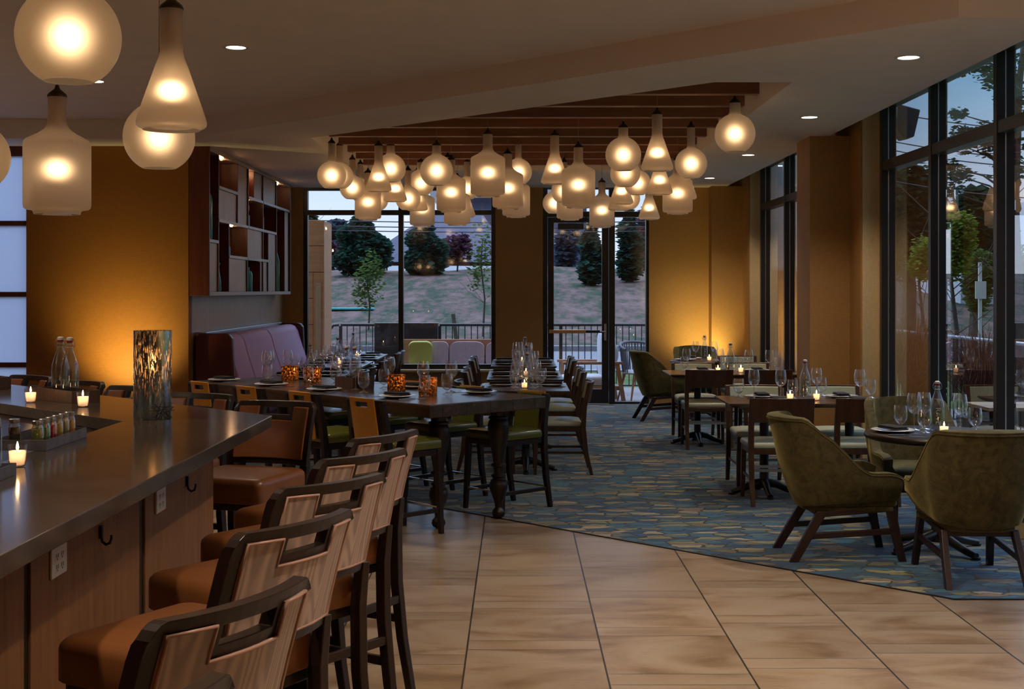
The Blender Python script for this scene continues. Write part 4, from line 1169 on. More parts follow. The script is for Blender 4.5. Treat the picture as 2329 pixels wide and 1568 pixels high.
# round table by the window
W, A = 'on the round window table', 'the aisle'
setting(2.375, 8.17, RTZ, 0, W, A, 0, False, 20); setting(2.69, 7.84, RTZ, 90, W, A, 1, False, 8)
for px, py in ((2073,895),(2102,893),(2184,897)): put_top('wine', px, py, RTZ, W, A)
for px, py in ((2074.6,925),(2102.6,930),(2217.7,927.4)): put_top('goblet', px, py, RTZ, W, A)
put_top('bottle', 2132, 867, RTZ, W, A, rz=R(-12)); put('votive', 2.655, 7.98, RTZ, W, A)
for k, (kx, ky, rz) in enumerate(((2.475,7.83,-35),(2.51,7.85,-35))): put('fork', kx, ky, RTZ, W, A, R(rz+180))
put('knife', 2.40, 7.985, RTZ, W, A, R(8)); put('spoon', 2.41, 8.02, RTZ, W, A, R(14))
# nearer window-wall table
W = 'on the nearer window-wall table'
for k, (x, y, f) in enumerate(((2.00,10.54,-90),(2.645,10.54,-90))): setting(x, y, TZD, f, W + ', far side', A, k, False, 0)
for k, (x, y, f) in enumerate(((2.05,10.13,90),(2.67,10.13,90))): setting(x, y, TZD, f, W + ', near side', A, k, False, 0)
L = (1.70,2.93,10.02,10.67)
for px, py in ((1720.6,840.3),(1775.8,841.5),(1895,838),(1953,841)): put_top('wine', px, py, TZD, W, A, L)
for px, py in ((1694,861.5),(1802.7,864),(1867,860.8),(1980.6,864)): put_top('goblet', px, py, TZD, W, A, L)
put_top('bottle', 1831, 818.3, TZD, W, A, L, R(10)); 
for px in (1797,1857): p = at_depth(px, 0, 10.27); put('votive', p.x, p.y, TZD, W, A)
# table behind the pillar
W = 'on the table behind the pillar'
for k, (x, y) in enumerate(((2.01,13.98),(2.60,13.98))): setting(x, y, TZD, -90, W + ', far side', A, k, False, 0)
for k, (x, y) in enumerate(((1.98,13.56),(2.58,13.56))): setting(x, y, TZD, 90, W + ', near side', A, k, False, 0)
L = (1.66,2.90,13.45,14.10)
for px, py in ((1581.6,794),(1629.8,794.6),(1708.9,795.5),(1750,796.3)): put_top('wine', px, py, TZD, W, A, L)
for px, py in ((1563.5,811.8),(1647.5,814),(1687.5,812),(1770,814)): put_top('goblet', px, py, TZD, W, A, L)
put_top('bottle', 1661.6, 780, TZD, W, A, L, R(-5))
for px in (1633,1685): p = at_depth(px, 0, 13.72); put('votive', p.x, p.y, TZD, W, A)
# far corner round table
W = 'on the far corner round table'
setting(2.15, 16.50, .74, 0, W, A, 0, False, 0); setting(2.28, 16.80, .74, -90, W, A, 1, False, 0); put('votive', 2.44, 16.36, .74, W, A)
for px, py, k in ((1582,776.7,'wine'),(1625,777.5,'wine'),(1638,792,'goblet'),(1602,762.8,'bottle')): put_top(k, px, py, .74, W, A, (2.05,2.75,16.25,16.85))
# centre row
for (y0, y1), w in zip(CT, ('first','second','third')):
    W = f'on the {w} centre-row table'; A2 = 'the banquette side'
    ys = [(y0+y1)/2 + (.10 if w == 'first' else 0)] if w == 'first' else [y0+.36, y1-.34]
    k = 0
    for y in ys:
        setting(-.14, y, TZD, 0, W + ', banquette side', 'the bar end', k, w != 'third', 90); setting(.325, y, TZD, 180, W + ', aisle side', 'the bar end', k, w != 'third', 90); k += 1
    ym = (y0+y1)/2
    off = ((-.055,-.18),(.19,-.16),(-.045,.18),(.215,.20)) if w == 'first' else ((-.055,-.34),(.215,-.30),(-.045,.14),(.205,.20),(-.02,.40),(.20,-.02))
    for dx, dy in off: put('wine', .035+dx*.62, ym+dy, TZD, W, A2)
    for dx, dy in off[:4]: put('goblet', .04+dx*.95, ym+dy+.09, TZD, W, A2)
    put('bottle', .115, ym-.10, TZD, W, A2, R(5)); put('votive', .055, ym-.20, TZD, W, A2)
# banquette tables
for (y0, y1), w in zip(BT, ('first','second','third')):
    W = f'on the {w} banquette table'; A2 = 'the banquette'
    for k, y in enumerate((y0+.34, y1-.34)):
        setting(-2.33, y, TZD, 0, W + ', sofa side', 'the bar end', k, False, 90); setting(-1.91, y, TZD, 180, W + ', chair side', 'the bar end', k, False, 90)
    ym = (y0+y1)/2
    for dx, dy in ((-.13,-.40),(.12,-.36),(-.12,.28),(.13,.32)): put('wine', -2.12+dx, ym+dy, TZD, W, A2)
    for dx, dy in ((-.17,-.26),(.17,-.22),(-.16,.42),(.17,.46)): put('goblet', -2.12+dx, ym+dy, TZD, W, A2)
    put('bottle', -2.14 if w != 'second' else -2.10, ym+.02, TZD, W, A2, R(-8)); put('votive', -2.05, ym-.14, TZD, W, A2)
# rustic community table
W, A2 = 'on the rustic plank table', 'the banquette side'
def tp(t, v): p = TC0 + U*t + V*v; return p.x, p.y
fa = math.degrees(math.atan2(V.y, V.x))
for k, (t, v) in enumerate(((.62,.215),(1.50,.215),(2.22,.215),(2.93,.215))): setting(*tp(t, v), TZ, fa, W + ', bar side', 'the near end', k, True, fa)
for k, (t, v) in enumerate(((.50,.885),(1.25,.885),(1.98,.885),(2.72,.885))): setting(*tp(t, v), TZ, fa+180, W + ', far side', 'the near end', k, True, fa)
def caddy(x, y, z, rz, sx, sy, h, label, mat, cat='caddy'):
    e = empty('bottle_caddy', (x, y, z+.0008), rz); t = .008
    MB().box(-sx,sx,-sy,sy,0,t).build('base', mat, e)
    for a, b, c, d_ in ((-sx,sx,-sy,-sy+t),(-sx,sx,sy-t,sy),(-sx,-sx+t,-sy+t,sy-t),(sx-t,sx,-sy+t,sy-t)):
        MB().box(a,b,c,d_,t,h).build('side_board', mat, e, bevel=.001)
    tag(e, label, cat); return e
p = on_plane(795, 884, TZ)
caddy(p.x, p.y+.06, TZ, rot_t, .115, .065, .085, 'dark wooden caddy holding two bottles on the rustic plank table', m_boxwood)
for s in (-.08,-.03,.03,.08): TAKEN.append((p.x+math.cos(rot_t)*s, p.y+.06+math.sin(rot_t)*s, TZ, .075))
for k, s in enumerate((-.052,.052)):
    put('bottle', p.x+math.cos(rot_t)*s, p.y+.06+math.sin(rot_t)*s, TZ+.009, 'in the caddy on the rustic plank table', A2, fixed=True)
tn = MB().lathe([(.040,.001),(.045,.09),(.0465,.091),(.0430,.09),(.038,.004),(.0005,.004)], 20).build('tin_cup', m_gray_metal, None, smooth=40)
q = on_plane(838, 886, TZ); TAKEN.append((q.x, q.y+.02, TZ, .05)); tn.location = (q.x, q.y+.02, TZ+.001); tag(tn, 'small grey metal cup beside the wooden caddy on the rustic table', 'cup')
def candle_cube(px, py, s=.118):
    p = on_plane(px, py, TZ); e = empty('candle_cube', (p.x, p.y + s/2, TZ+.0008), rot_t + R(40)); h = s/2; t = .005
    for k in range(4):
        m = Matrix.Rotation(R(90*k), 4, 'Z')
        MB().box(-h+.0055,h-.0055,-h,-h+t,.001,s*1.06,m).build('glass_side', m_amber, e, bevel=.001)
    MB().lathe([(.022,.002),(.022,.045),(.0005,.045)], 16, cap0=True).build('wax', m_wax, e, smooth=40)
    MB().lathe([(.0005,.047),(.0045,.053),(.005,.060),(.0027,.072),(.0005,.080)], 10).build('flame', m_flame, e, smooth='all')
    L = bpy.data.lights.new('candle_glow','POINT'); L.energy = .30; L.color = (1,.52,.18); L.shadow_soft_size = .012
    lo = bpy.data.objects.new('candle_glow', L); COL.objects.link(lo); lo.parent = e; lo.location = (0,0,.09)
    TAKEN.append((p.x, p.y + s/2, TZ, .088))
    count_tag(e, 'amber crackle glass candle cube on the rustic plank table', 'candle holder', 'the banquette side', 'amber candle cubes')
for px, py in ((657,868),(709,873),(900,892),(972,900)): candle_cube(px, py)

def put_c(kind, px, py):
    p = on_plane(px, py, TZ + HT[kind]); d = p - TC0; d.z = 0
    t = min(max(d.dot(U), .12), TL-.12); v = min(max(d.dot(V), .40), .70)
    x, y = tp(t, v)
    # keep the sight line: slide along it when the depth was limited
    x = (px - CX) * y / F if abs((px - CX) * y / F - x) < .25 else x
    put(kind, x, y, TZ, W, A2)
for px, py in ((606.6,799),(667,795.6),(692,794.5),(767.8,802.6),(822,815),(886,809.6),(967,822.6),(1026.7,818)): put_c('wine', px, py)
for px, py in ((607.8,830.4),(701.7,837),(763,831.6),(827,850),(873,839.7),(968,853),(1013,850)): put_c('goblet', px, py)
def plain_bottle(o):
    for ch in list(o.children):
        if ch.name.startswith('printed_lettering'): bpy.data.objects.remove(ch)
# ------------------------------------------------------------------ things on the bar
hv = empty('hurricane_vase', (-1.595,5.70,ZT+.0008))
MB().lathe([(.079,.0),(.082,.004),(.082,.385)], 48, cap0=True).build('glass_cylinder', m_mercury, hv, smooth=50)
MB().lathe([(.0825,.383),(.083,.3865),(.0805,.3865)], 48).build('rim', m_crystal, hv, smooth=50)
MB().lathe([(.036,.006),(.036,.20),(.0005,.20)], 24, cap0=True).build('pillar_candle', m_wax, hv, smooth=40)
MB().lathe([(.0005,.205),(.006,.214),(.0066,.224),(.0035,.243),(.0005,.255)], 12).build('flame', m_flame, hv, smooth='all')
L_ = bpy.data.lights.new('candle_glow','POINT'); L_.energy = .5; L_.color = (1,.50,.18); L_.shadow_soft_size = .012
lo = bpy.data.objects.new('candle_glow', L_); COL.objects.link(lo); lo.parent = hv; lo.location = (0,0,.27)
tag(hv, 'tall silvered mercury glass cylinder with a lit candle on the bar counter', 'candle holder')
st = MB(); rr = random.Random(3)
for k in range(9):
    a = k*PI/9*1.0; el = (k % 3 - 1)*.62
    dv = Vector((math.cos(a)*math.cos(el), math.sin(a)*math.cos(el), math.sin(el)))*.052
    st.tube([-dv, dv], [.0016,.0016], 5)
for k in range(5):
    a0, a1 = R(90+144*k), R(90+144*(k+1))
    st.tube([(.05*math.cos(a0),-.004,.05*math.sin(a0)),(.05*math.cos(a1),.004,.05*math.sin(a1))], .0017, 5)
so = st.build('wire_star', m_black_iron, None, smooth='all'); so.location = (-1.498,5.50,ZT+.053); tag(so, 'black wire starburst ornament leaning by the mercury glass cylinder', 'ornament')
caddy(-2.28,6.60,ZT,R(135),.20,.075,.062,'dark wooden box behind the spice jars holding two bottles on the bar', m_boxwood)
for k, (x, y) in enumerate(((-2.335,6.655),(-2.262,6.582))): plain_bottle(put('bottle', x, y, ZT+.009, 'in the wooden box on the bar counter', 'the shaded window', fixed=True))
caddy(-2.98,7.40,ZT,R(135),.10,.06,.07,'small wooden box at the picture edge on the far side of the bar', m_boxwood)
VB = 'on the bar counter'
put('votive', -2.085, 6.25, ZT, VB, 'the shaded window'); put('votive', -2.43, 6.50, ZT, VB, 'the shaded window'); put('votive', -1.59, 4.14, ZT, VB, 'the shaded window')
def tray(x, y0, y1, w, label):
    e = empty('zinc_tray', (x, (y0+y1)/2, ZT+.0008)); h = (y1-y0)/2; t = .003
    MB().box(-w,w,-h,h,0,t).build('base', m_tray, e)
    for a, b, c, d_ in ((-w,w,-h,-h+t),(-w,w,h-t,h),(-w,-w+t,-h+t,h-t),(w-t,w,-h+t,h-t)): MB().box(a,b,c,d_,t,.037).build('side', m_tray, e, bevel=.0008)
    tag(e, label, 'tray', 'zinc trays')
tray(-1.7425,4.545,4.975,.0975,'zinc tray with seven spice jars on the bar counter'); tray(-1.575,3.46,3.95,.055,'zinc tray cut off by the left picture edge on the bar counter')
def jar(x, y, col, what):
    e = empty('spice_jar', (x, y, ZT+.0045))
    prof = [(.017,.001),(.0205,.003),(.0215,.01),(.0215,.062),(.0195,.072),(.0165,.078),(.0165,.084)]
    MB().lathe(prof, 20, cap0=True).build('jar_glass', m_crystal, e, smooth=50)
    MB().lathe([(.019,.003),(.0200,.01),(0.0200,.066),(.0005,.068)], 16, cap0=True).build('contents', plain('spice_'+what.split()[0], col, rough=.5, vary=.45, vscale=90, stretch=(1,1,1)), e, smooth=50)
    MB().lathe([(.0185,.0825),(.0190,.084),(.0190,.0955),(.0175,.097),(.0005,.097)], 20).build('lid', m_lid, e, smooth=40)
    tag(e, f'small glass jar of {what} in the zinc tray on the bar', 'jar', 'spice jars')
for k, (col, what) in enumerate((((.16,.19,.03),'dark olive herbs'),((.14,.34,.12),'green herbs'),((.55,.02,.04),'crimson fruit'),((.80,.48,.03),'yellow citrus'),((.36,.34,.20),'greyish seeds'),((.85,.38,.05),'orange peel'))):
    jar(-1.693, 4.595 + k*.066, col, what)
e_ = (-1.80, 4.66); jar(e_[0], e_[1], (.03,.018,.015), 'black pepper')
put('bottle', -1.575, 3.86, ZT+.004, 'in the tray cut off by the picture edge', 'the shaded window', fixed=True)
# ------------------------------------------------------------------ pendant lamps
def arc(r, cz, a0, a1, n): return [(r*math.sin(R(a0+(a1-a0)*k/n)), cz - r*math.cos(R(a0+(a1-a0)*k/n))) for k in range(n+1)]
def prof_globe(r, op, nr, nl):
    cz = math.sqrt(r*r-op*op); a0 = math.degrees(math.asin(op/r)); a1 = 180-math.degrees(math.asin(nr*1.25/r))
    p = arc(r, cz, a0, a1, 22); zt = p[-1][1]
    return [(op*.985,.0)] + p + [(nr*1.06, zt+.014),(nr, zt+.03),(nr, zt+nl)], cz
def prof_cone():
    return [(.104,.0),(.107,.006),(.118,.009),(.126,.016),(.1275,.028),(.122,.05),(.060,.232),(.048,.262),(.042,.29),(.041,.32),(.041,.45)], .135
def prof_bottle():
    return [(.102,0),(.105,.010),(.110,.018),(.138,.022),(.147,.030),(.150,.045),(.150,.322),(.147,.335),(.136,.346),(.085,.372),(.058,.392),(.046,.41),(.042,.43),(.042,.546)], .205
KIND = {'gs': (prof_globe(.155,.072,.042,.095), 'short-necked round globe'), 'gl': (prof_globe(.140,.066,.034,.185), 'long-necked round globe'),
        'co': (prof_cone(), 'flared cone'), 'bo': (prof_bottle(), 'wide bottle shape')}
LM = {}
for k, ((pr, cz), nm) in KIND.items():
    nr, zt = pr[-1]
    LM[k] = (MB().lathe(pr, 40).mesh('shade', m_frost, smooth=60),
             MB().lathe([(nr+.0015,-.006),(nr+.003,0),(nr*.95,.010),(nr*.5,.026),(.012,.034),(.008,.05),(.0005,.051)], 24).mesh('cap', m_capmetal, smooth=45),
             MB().lathe([(.019,zt-.002),(.019,cz+.085),(.013,cz+.075),(.0005,cz+.07)], 16).mesh('socket', m_white_plastic, smooth=45), zt, cz)
LAMP_W = .46
LD = bpy.data.lights.new('pendant_bulb','POINT'); LD.energy = LAMP_W; LD.color = (1,.70,.38); LD.shadow_soft_size = .030
def pendant(kind, x, y, zb, ztop, w=None):
    e = empty('pendant_lamp', (x, y, zb))
    sm, cm, so, zt, cz = LM[kind]
    for nm, me, z in (('shade', sm, 0), ('cap', cm, zt), ('bulb_socket', so, 0)):
        o = bpy.data.objects.new(nm, me); COL.objects.link(o); o.parent = e; o.location.z = z
    MB().tube([(0,0,zt+.05),(0,0,ztop-zb-.001)], .0022, 6).build('cord', m_cord, e)
    lo = bpy.data.objects.new('pendant_bulb', LD); COL.objects.link(lo); lo.parent = e; lo.location.z = cz
    return e
CL = [('gl',754.3,428,12.66),('gl',772.7,428,13.36),('gl',801.4,452.8,14.43),('co',861,436,12.66),('gs',888.6,414.2,13.36),('bo',837,501.5,14.80),
 ('gl',819.7,456.7,15.52),('gl',856,478.5,15.16),('co',899,459,14.07),('gs',957.5,444,14.80),('co',948,479.7,15.16),('gl',928,477.4,14.43),
 ('bo',960.5,515.7,15.52),('gs',993,421.8,12.2),('co',1018.4,451.6,14.07),('bo',1026,483.6,13.36),('bo',1040,513,14.80),('co',1057,494.6,15.52),
 ('gl',1062,453.3,15.16),('bo',1109.5,447.5,11.27),('gl',1179,418.7,13.36),('bo',1155,476.5,12.66),('bo',1174,495,14.07),('co',1261.6,418.7,11.95),
 ('gl',1283,461,14.07),('bo',1315.5,473.5,11.61),('gl',1261,485.8,15.52),('bo',1296,501.3,14.80),('bo',1369,518.2,15.52),('gs',1417.6,388.3,11.27),
 ('gs',1422,424.6,13.36),('co',1413.6,465,14.07),('co',1408,479.2,15.16),('gl',1450,443.5,13.72),('gl',1428,476,14.80),('co',1494.6,389,10.25),
 ('co',1500,442.8,12.66),('co',1476.4,499.7,15.52),('gl',1571.7,404.8,11.27),('co',1556.4,454.4,13.36),('bo',1541,487.4,13.01),('gs',1671.5,345.3,9.94)]
for i, (k, px, pyb, y) in enumerate(CL):
    sy = min(SLATY[1:], key=lambda s: abs(s-y))
    top = SLATZ
    if abs(sy-y) > .2: sy = y; top = 3.549
    p = at_depth(px, pyb, sy)
    e = pendant(k, p.x, sy, p.z, top)
    count_tag(e, f'frosted {KIND[k][1]} pendant of the dining cluster', 'pendant lamp', 'the display shelf', 'frosted glass pendants', key=px)
BARL = [('gs',156,186,3.93,'largest frosted globe pendant cut off by the top of the picture'),('gs',362,383,5.72,'frosted globe pendant partly behind the cone pendant above the bar'),
        ('bo',130,488,5.98,'frosted wide bottle shaped pendant hanging low above the bar'),('co',390,296,4.78,'frosted cone pendant hanging above the bar in front of a globe'),
        ('gs',-62,430,5.6,'frosted globe pendant only just showing at the picture edge by the shaded window')]
for k, px, pyb, y, lab in BARL:
    p = at_depth(px, pyb, y)
    tag(pendant(k, p.x, y, p.z, ZC), lab, 'pendant lamp', 'frosted glass pendants')
# ------------------------------------------------------------------ outdoors
rnd = random.Random(21)
ZG = -.06
struct(MB().box(-9,6.2,YB+.21,22.6,ZG-.15,ZG).build('terrace_floor', m_paver))
struct(MB().box(3.56,6.2,-3,YB+.205,ZG-.15,ZG).build('terrace_ground', m_paver))
g = MB(); g.add([(-80,22.62,-.25),(90,22.62,-.25),(90,31,-.30),(-80,31,-.30)], [(0,1,2,3)]); g.add([(6.22,-6,-.25),(90,-6,-.25),(90,22.6,-.25),(6.22,22.6,-.25)], [(0,1,2,3)])
struct(g.build('ground', m_grass))
struct(MB().box(-80,90,31,42,-.55,-.35).build('road', m_road))
k = MB(); k.box(-80,90,30.6,31,-.5,-.26); k.box(-80,90,42,42.4,-.5,-.18); struct(k.build('road_kerb', m_kerb))
# slope with a crest
hv_, hf_ = [], []
nx, ny = 90, 34
def hz(x, y):
    t = min(max((y-43)/45, 0), 1); s = t*t*(3-2*t)
    return -.22 + 3.15*(.35*t+.65*s) + .25*math.sin(x*.11+1)*t + .10*math.sin(x*.5+y*.3)*t
for j in range(ny+1):
    for i in range(nx+1):
        x = -70 + 160*i/nx; y = 42.4 + 75*j/ny; hv_.append((x, y, hz(x, y)))
for j in range(ny):
    for i in range(nx):
        a = j*(nx+1)+i; hf_.append((a, a+1, a+nx+2, a+nx+1))
struct(MB().add(hv_, hf_).build('hill', m_hill, smooth='all'))
p_ = MB(); p_.add([(-14,86.5,hz(-14,86)+.10),(40,86.5,hz(40,86)+.10),(40,90.5,hz(40,90)+.45),(-14,90.5,hz(-14,90)+.45)], [(0,1,2,3)]); struct(p_.build('hill_path', m_kerb))

def foliage(mb, cx, cy, cz, rx, ry, rz, n, size, shell=.55):
    for _ in range(n):
        while True:
            v = Vector((rnd.uniform(-1,1), rnd.uniform(-1,1), rnd.uniform(-1,1)))
            if 0.05 < v.length < 1: break
        v = v.normalized() * (shell + (1-shell)*rnd.random()**.6) * (1 if rnd.random() > .12 else 1.15)
        p = Vector((cx+v.x*rx, cy+v.y*ry, cz+v.z*rz))
        q = Matrix.Rotation(rnd.uniform(0,6.28),3,'Z') @ Matrix.Rotation(rnd.uniform(-1.2,1.2),3,'X')
        s = size*rnd.uniform(.6,1.4)
        a = q @ Vector((s,0,0)); b = q @ Vector((0,s*.55,0))
        i = len(mb.v); mb.v += [(p-a)[:], (p-b)[:], (p+a)[:], (p+b)[:]]; mb.f.append((i,i+1,i+2,i+3))
def tree(name, x, y, z0, blobs, mat, label, trunk=(.12,1.5), leafsize=.15, density=1.0, branches=0, cat='tree', group='trees outside the windows', shell=.55):
    e = empty(name, (x, y, z0))
    mb = MB()
    for (dx, dy, dz, rx, rz, n) in blobs: foliage(mb, dx, dy, dz, rx, rx, rz, int(n*density), leafsize, shell)
    mb.build('crown', mat, e)
    t = MB(); r0, h = trunk
    t.tube([(0,0,0),(.02*h,0,h*.4),(-.02*h,.01,h*.75),(0,0,h)], [r0,r0*.8,r0*.6,r0*.35], 8)
    for k in range(branches):
        a = rnd.uniform(0,6.28); zb = h*rnd.uniform(.35,.9); l = h*rnd.uniform(.25,.5)
        t.tube([(0,0,zb),(l*.5*math.cos(a),l*.5*math.sin(a),zb+l*.35),(l*math.cos(a),l*math.sin(a),zb+l*.85)], [r0*.2,r0*.12,r0*.04], 5)
    t.build('trunk', m_bark, e)
    tag(e, label, cat, group); return e
def tx(px, y): return (px-CX)*y/F
def tz(py, y): return H+(CY-py)*y/F
def hb(px, y): x = tx(px, y); return x, hz(x, y)-.1
# conifers and street trees beyond the slope
def conifer(px, y, pyt, w, mat, label, n=2600):
    n = int(n*1.4)
    x, z0 = hb(px, y); h = tz(pyt, y)-z0; W = w*y/F/2
    tree('pine_tree', x, y, z0, [(0,0,h*.28,W,h*.26,n*.35),(W*.2,0,h*.48,W*.85,h*.24,n*.3),(-W*.15,0,h*.66,W*.68,h*.22,n*.2),(0,0,h*.86,W*.36,h*.16,n*.12)], mat, label, (.22,h*.8), .21)
conifer(822, 80, 492, 130, m_leaf_pine, 'broad dark pine on the crest beside the cedar cabinet', 7000)
conifer(966, 78, 505, 98, m_leaf_pine, 'dark pine on the crest just past the window mullion', 6000)
conifer(1345, 70, 505, 60, m_leaf_pine, 'dark pine seen through the glass of the door', 1800)
conifer(1432, 72, 478, 62, m_leaf_pine, 'dark pine seen through the sidelight beside the door', 1800)
def round_tree(name, px, y, pyc, wpx, hpx, mat, label, n=1500, ls=.22, trunk=None, sh=.4):
    x, z0 = hb(px, y) if y > 43 else (tx(px, y), -.3)
    zc = tz(pyc, y)-z0; rx = wpx*y/F/2; rz = hpx*y/F/2
    tree(name, x, y, z0, [(0,0,zc,rx,rz,n*.6),(rx*.3,0,zc+rz*.35,rx*.6,rz*.6,n*.2),(-rx*.35,0,zc-rz*.3,rx*.6,rz*.6,n*.2)], mat, label, (trunk or .12, zc+rz*.5), ls, 1, 8, shell=sh)
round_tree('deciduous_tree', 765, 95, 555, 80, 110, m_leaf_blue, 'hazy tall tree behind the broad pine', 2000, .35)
round_tree('deciduous_tree', 742, 88, 585, 55, 80, m_leaf_plum, 'plum-leaved tree beside the cedar cabinet', 1200, .25)
round_tree('deciduous_tree', 1040, 84, 565, 70, 75, m_leaf_plum, 'small plum-leaved tree with thin trunk in front of the slate roof', 900, .2, .06, .2)
round_tree('young_tree', 838, 50, 640, 80, 150, m_leaf_green, 'slender young green tree standing on the slope', 1000, .075, .04, .12)
round_tree('young_tree', 1098, 47, 590, 80, 190, m_leaf_green, 'tall thin bare-branched tree beside the window edge', 650, .075, .04, .08)
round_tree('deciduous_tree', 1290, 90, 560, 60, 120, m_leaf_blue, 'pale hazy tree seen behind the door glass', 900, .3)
round_tree('deciduous_tree', 697, 92, 520, 50, 80, m_leaf_dark, 'dark treetop above the cedar cabinet', 900, .3)
round_tree('deciduous_tree', 1465, 85, 540, 45, 140, m_leaf_plum, 'plum-leaved tree at the edge of the sidelight', 900, .25)
# right-hand side seen through the window wall
def side_tree(name, px, y, pyc, wpx, hpx, mat, label, n, ls, trunk=.15, sh=.4, z0=-.25):
    x = tx(px, y); zc = tz(pyc, y)-z0; rx = wpx*y/F/2; rz = hpx*y/F/2
    tree(name, x, y, z0, [(0,0,zc,rx,rz,n*.55),(rx*.35,-.2,zc+rz*.3,rx*.6,rz*.6,n*.25),(-rx*.35,0,zc-rz*.35,rx*.65,rz*.6,n*.2)], mat, label, (trunk, zc+rz*.6), ls, 1, 9, shell=sh)
side_tree('deciduous_tree', 2062, 38, 500, 130, 260, m_leaf_dark, 'big dark leafy tree behind the first window panes', 8000, .13, .25)
side_tree('deciduous_tree', 2215, 34, 520, 120, 200, m_leaf_dark, 'dark tree behind the pale building', 2600, .2, .2)
side_tree('young_tree', 2098, 21, 590, 62, 110, m_leaf_yellow, 'small yellow-green shrub tree beyond the terrace railing, slimmer one', 1500, .045, .04, .1)
side_tree('young_tree', 2168, 22, 560, 95, 170, m_leaf_yellow, 'taller yellow-green shrub tree beyond the terrace railing', 3400, .05, .05, .1)
side_tree('shrub', 2226, 29, 640, 70, 150, m_leaf_green, 'green shrub behind the window mullions', 2600, .07, .06, .3)
side_tree('shrub', 2312, 24, 640, 70, 150, m_leaf_green, 'lush green shrub at the end of the window wall', 3000, .06, .06, .3)
side_tree('shrub', 2400, 42, 600, 150, 150, m_leaf_dark, 'dark shrub bank behind the lush green shrub', 1600, .2, .1, .3)
# tall tree with branches over the sky
def sky_tree():
    x, y = tx(2325, 17), 17; e = empty('deciduous_tree', (x, y, -.25))
    lf = MB(); t = MB()
    t.tube([(0,0,0),(-.05,0,1.5),(-.10,0,3.0),(0,.1,4.6),(.2,.1,6.4)], [.10,.08,.06,.045,.02], 8)
    for (px, py, r, n) in ((2160,335,.17,150),(2195,300,.14,110),(2190,150,.20,170),(2230,120,.24,230),(2280,130,.30,260),(2250,190,.20,140),(2205,250,.12,80),(2200,395,.20,160),(2175,370,.15,120),(2225,330,.20,150),(2300,230,.25,200),(2310,330,.25,200),(2270,390,.24,180),(2260,285,.14,80),(2140,440,.14,80),(2315,150,.28,220)):
        c = Vector((tx(px,y)-x, rnd.uniform(-.5,.5), tz(py,y)+.25))
        foliage(lf, c.x, c.y, c.z, r*1.25, r, r*.8, n, .045, .1)
        zt_ = max(min(c.z-.5, 5.5), 1.5)
        t.tube([(-.03,0,zt_),(c.x*.5,c.y*.5,(zt_+c.z)/2+.1),tuple(c)], [.022,.014,.005], 5)
    lf.build('crown', m_leaf_dark, e); t.build('trunk', m_bark, e)
    tag(e, 'tall open-branched tree against the evening sky in the window wall', 'tree', 'trees outside the windows')
sky_tree()
# fountain grasses in planters
def fountain(x, y, h, w, label, n=520):
    e = empty('planter', (x, y, ZG)); MB().bar([(0,0,0),(0,0,.5)], [.15,.2], [.15,.2]).build('pot', m_black_metal, e, bevel=.01)
    g = MB()
    for _ in range(int(n*1.5)):
        a = rnd.uniform(0,6.28); l = h*rnd.uniform(.55,1.0); out = w*rnd.uniform(.15,1)
        ca, sa = math.cos(a), math.sin(a); b = rnd.uniform(0,.12); px_, py_ = b*ca, b*sa
        pts = [(px_+out*t*ca, py_+out*t*sa, .48+l*(1.9*t-(.95+.5*out/w)*t*t)) for t in (0,.2,.4,.6,.8,1.0)]
        wd = .0035
        i = len(g.v)
        for j, p in enumerate(pts):
            ww = wd*(1-j/7); g.v += [(p[0]-sa*ww,p[1]+ca*ww,p[2]),(p[0]+sa*ww,p[1]-ca*ww,p[2])]
        for j in range(5): q = i+2*j; g.f.append((q,q+1,q+3,q+2))
    gl = g.build('grass_blades', m_fountain, e); gl['kind'] = 'stuff'
    tag(e, label, 'plant', 'fountain grasses on the terrace')
fountain(4.35, 14.1, 1.2, .75, 'purple fountain grass in a planter behind the first window panes', 760)
fountain(4.40, 12.2, 1.05, .80, 'wide purple fountain grass in a planter behind the middle window panes', 820)
# railings
def railing(a, b, n, label, top_mat, skip=None):
    a, b = Vector(a), Vector(b); e = empty('railing', a); d = b-a; u = d.normalized()
    MB().tube([(0,0,1.12),d+Vector((0,0,1.12))], .024, 10).build('top_rail', top_mat, e, smooth=40)
    MB().tube([(0,0,.12),d+Vector((0,0,.12))], .014, 8).build('bottom_rail', m_black_metal, e, smooth=40)
    for k in range(n+1):
        p = d*(k/n)
        MB().tube([p+Vector((0,0,.13)), p+Vector((0,0,1.10))], .008, 6).build('baluster', m_black_metal, e)
    for k in range(int(d.length/2)+1):
        p = d*(k*2/d.length); MB().box(p.x-.025,p.x+.025,p.y-.025,p.y+.025,0,1.10).build('post', m_black_metal, e)
    tag(e, label, 'railing'); return e
yr = 21.4
railing((tx(775,yr),yr,ZG),(tx(862,yr),yr,ZG),6,'short black railing stretch beside the fire pit panel', m_black_metal)
MB0 = MB().tube([(tx(771,yr),yr,1.06),(tx(758,yr),yr,1.05),(tx(750,yr),yr,.97),(tx(749,yr),yr,.80),(tx(749,yr),yr,ZG)], .024, 10).build('handrail', m_black_metal, None, smooth=40); tag(MB0, 'curved black end of the handrail beside the cedar cabinet', 'railing')
railing((tx(1000,yr),yr,ZG),(5.2,yr,ZG),62,'long black terrace railing with thin balusters behind the sofa', m_black_metal)
railing((5.28,21.2,ZG),(5.45,9.0,ZG),96,'terrace railing with a pale top rail outside the window wall', m_chrome)
fp = MB().box(tx(852,21.1),tx(996,21.1),21.05,21.22,.40,1.10).build('planter_box', m_black_metal, None, bevel=.01)
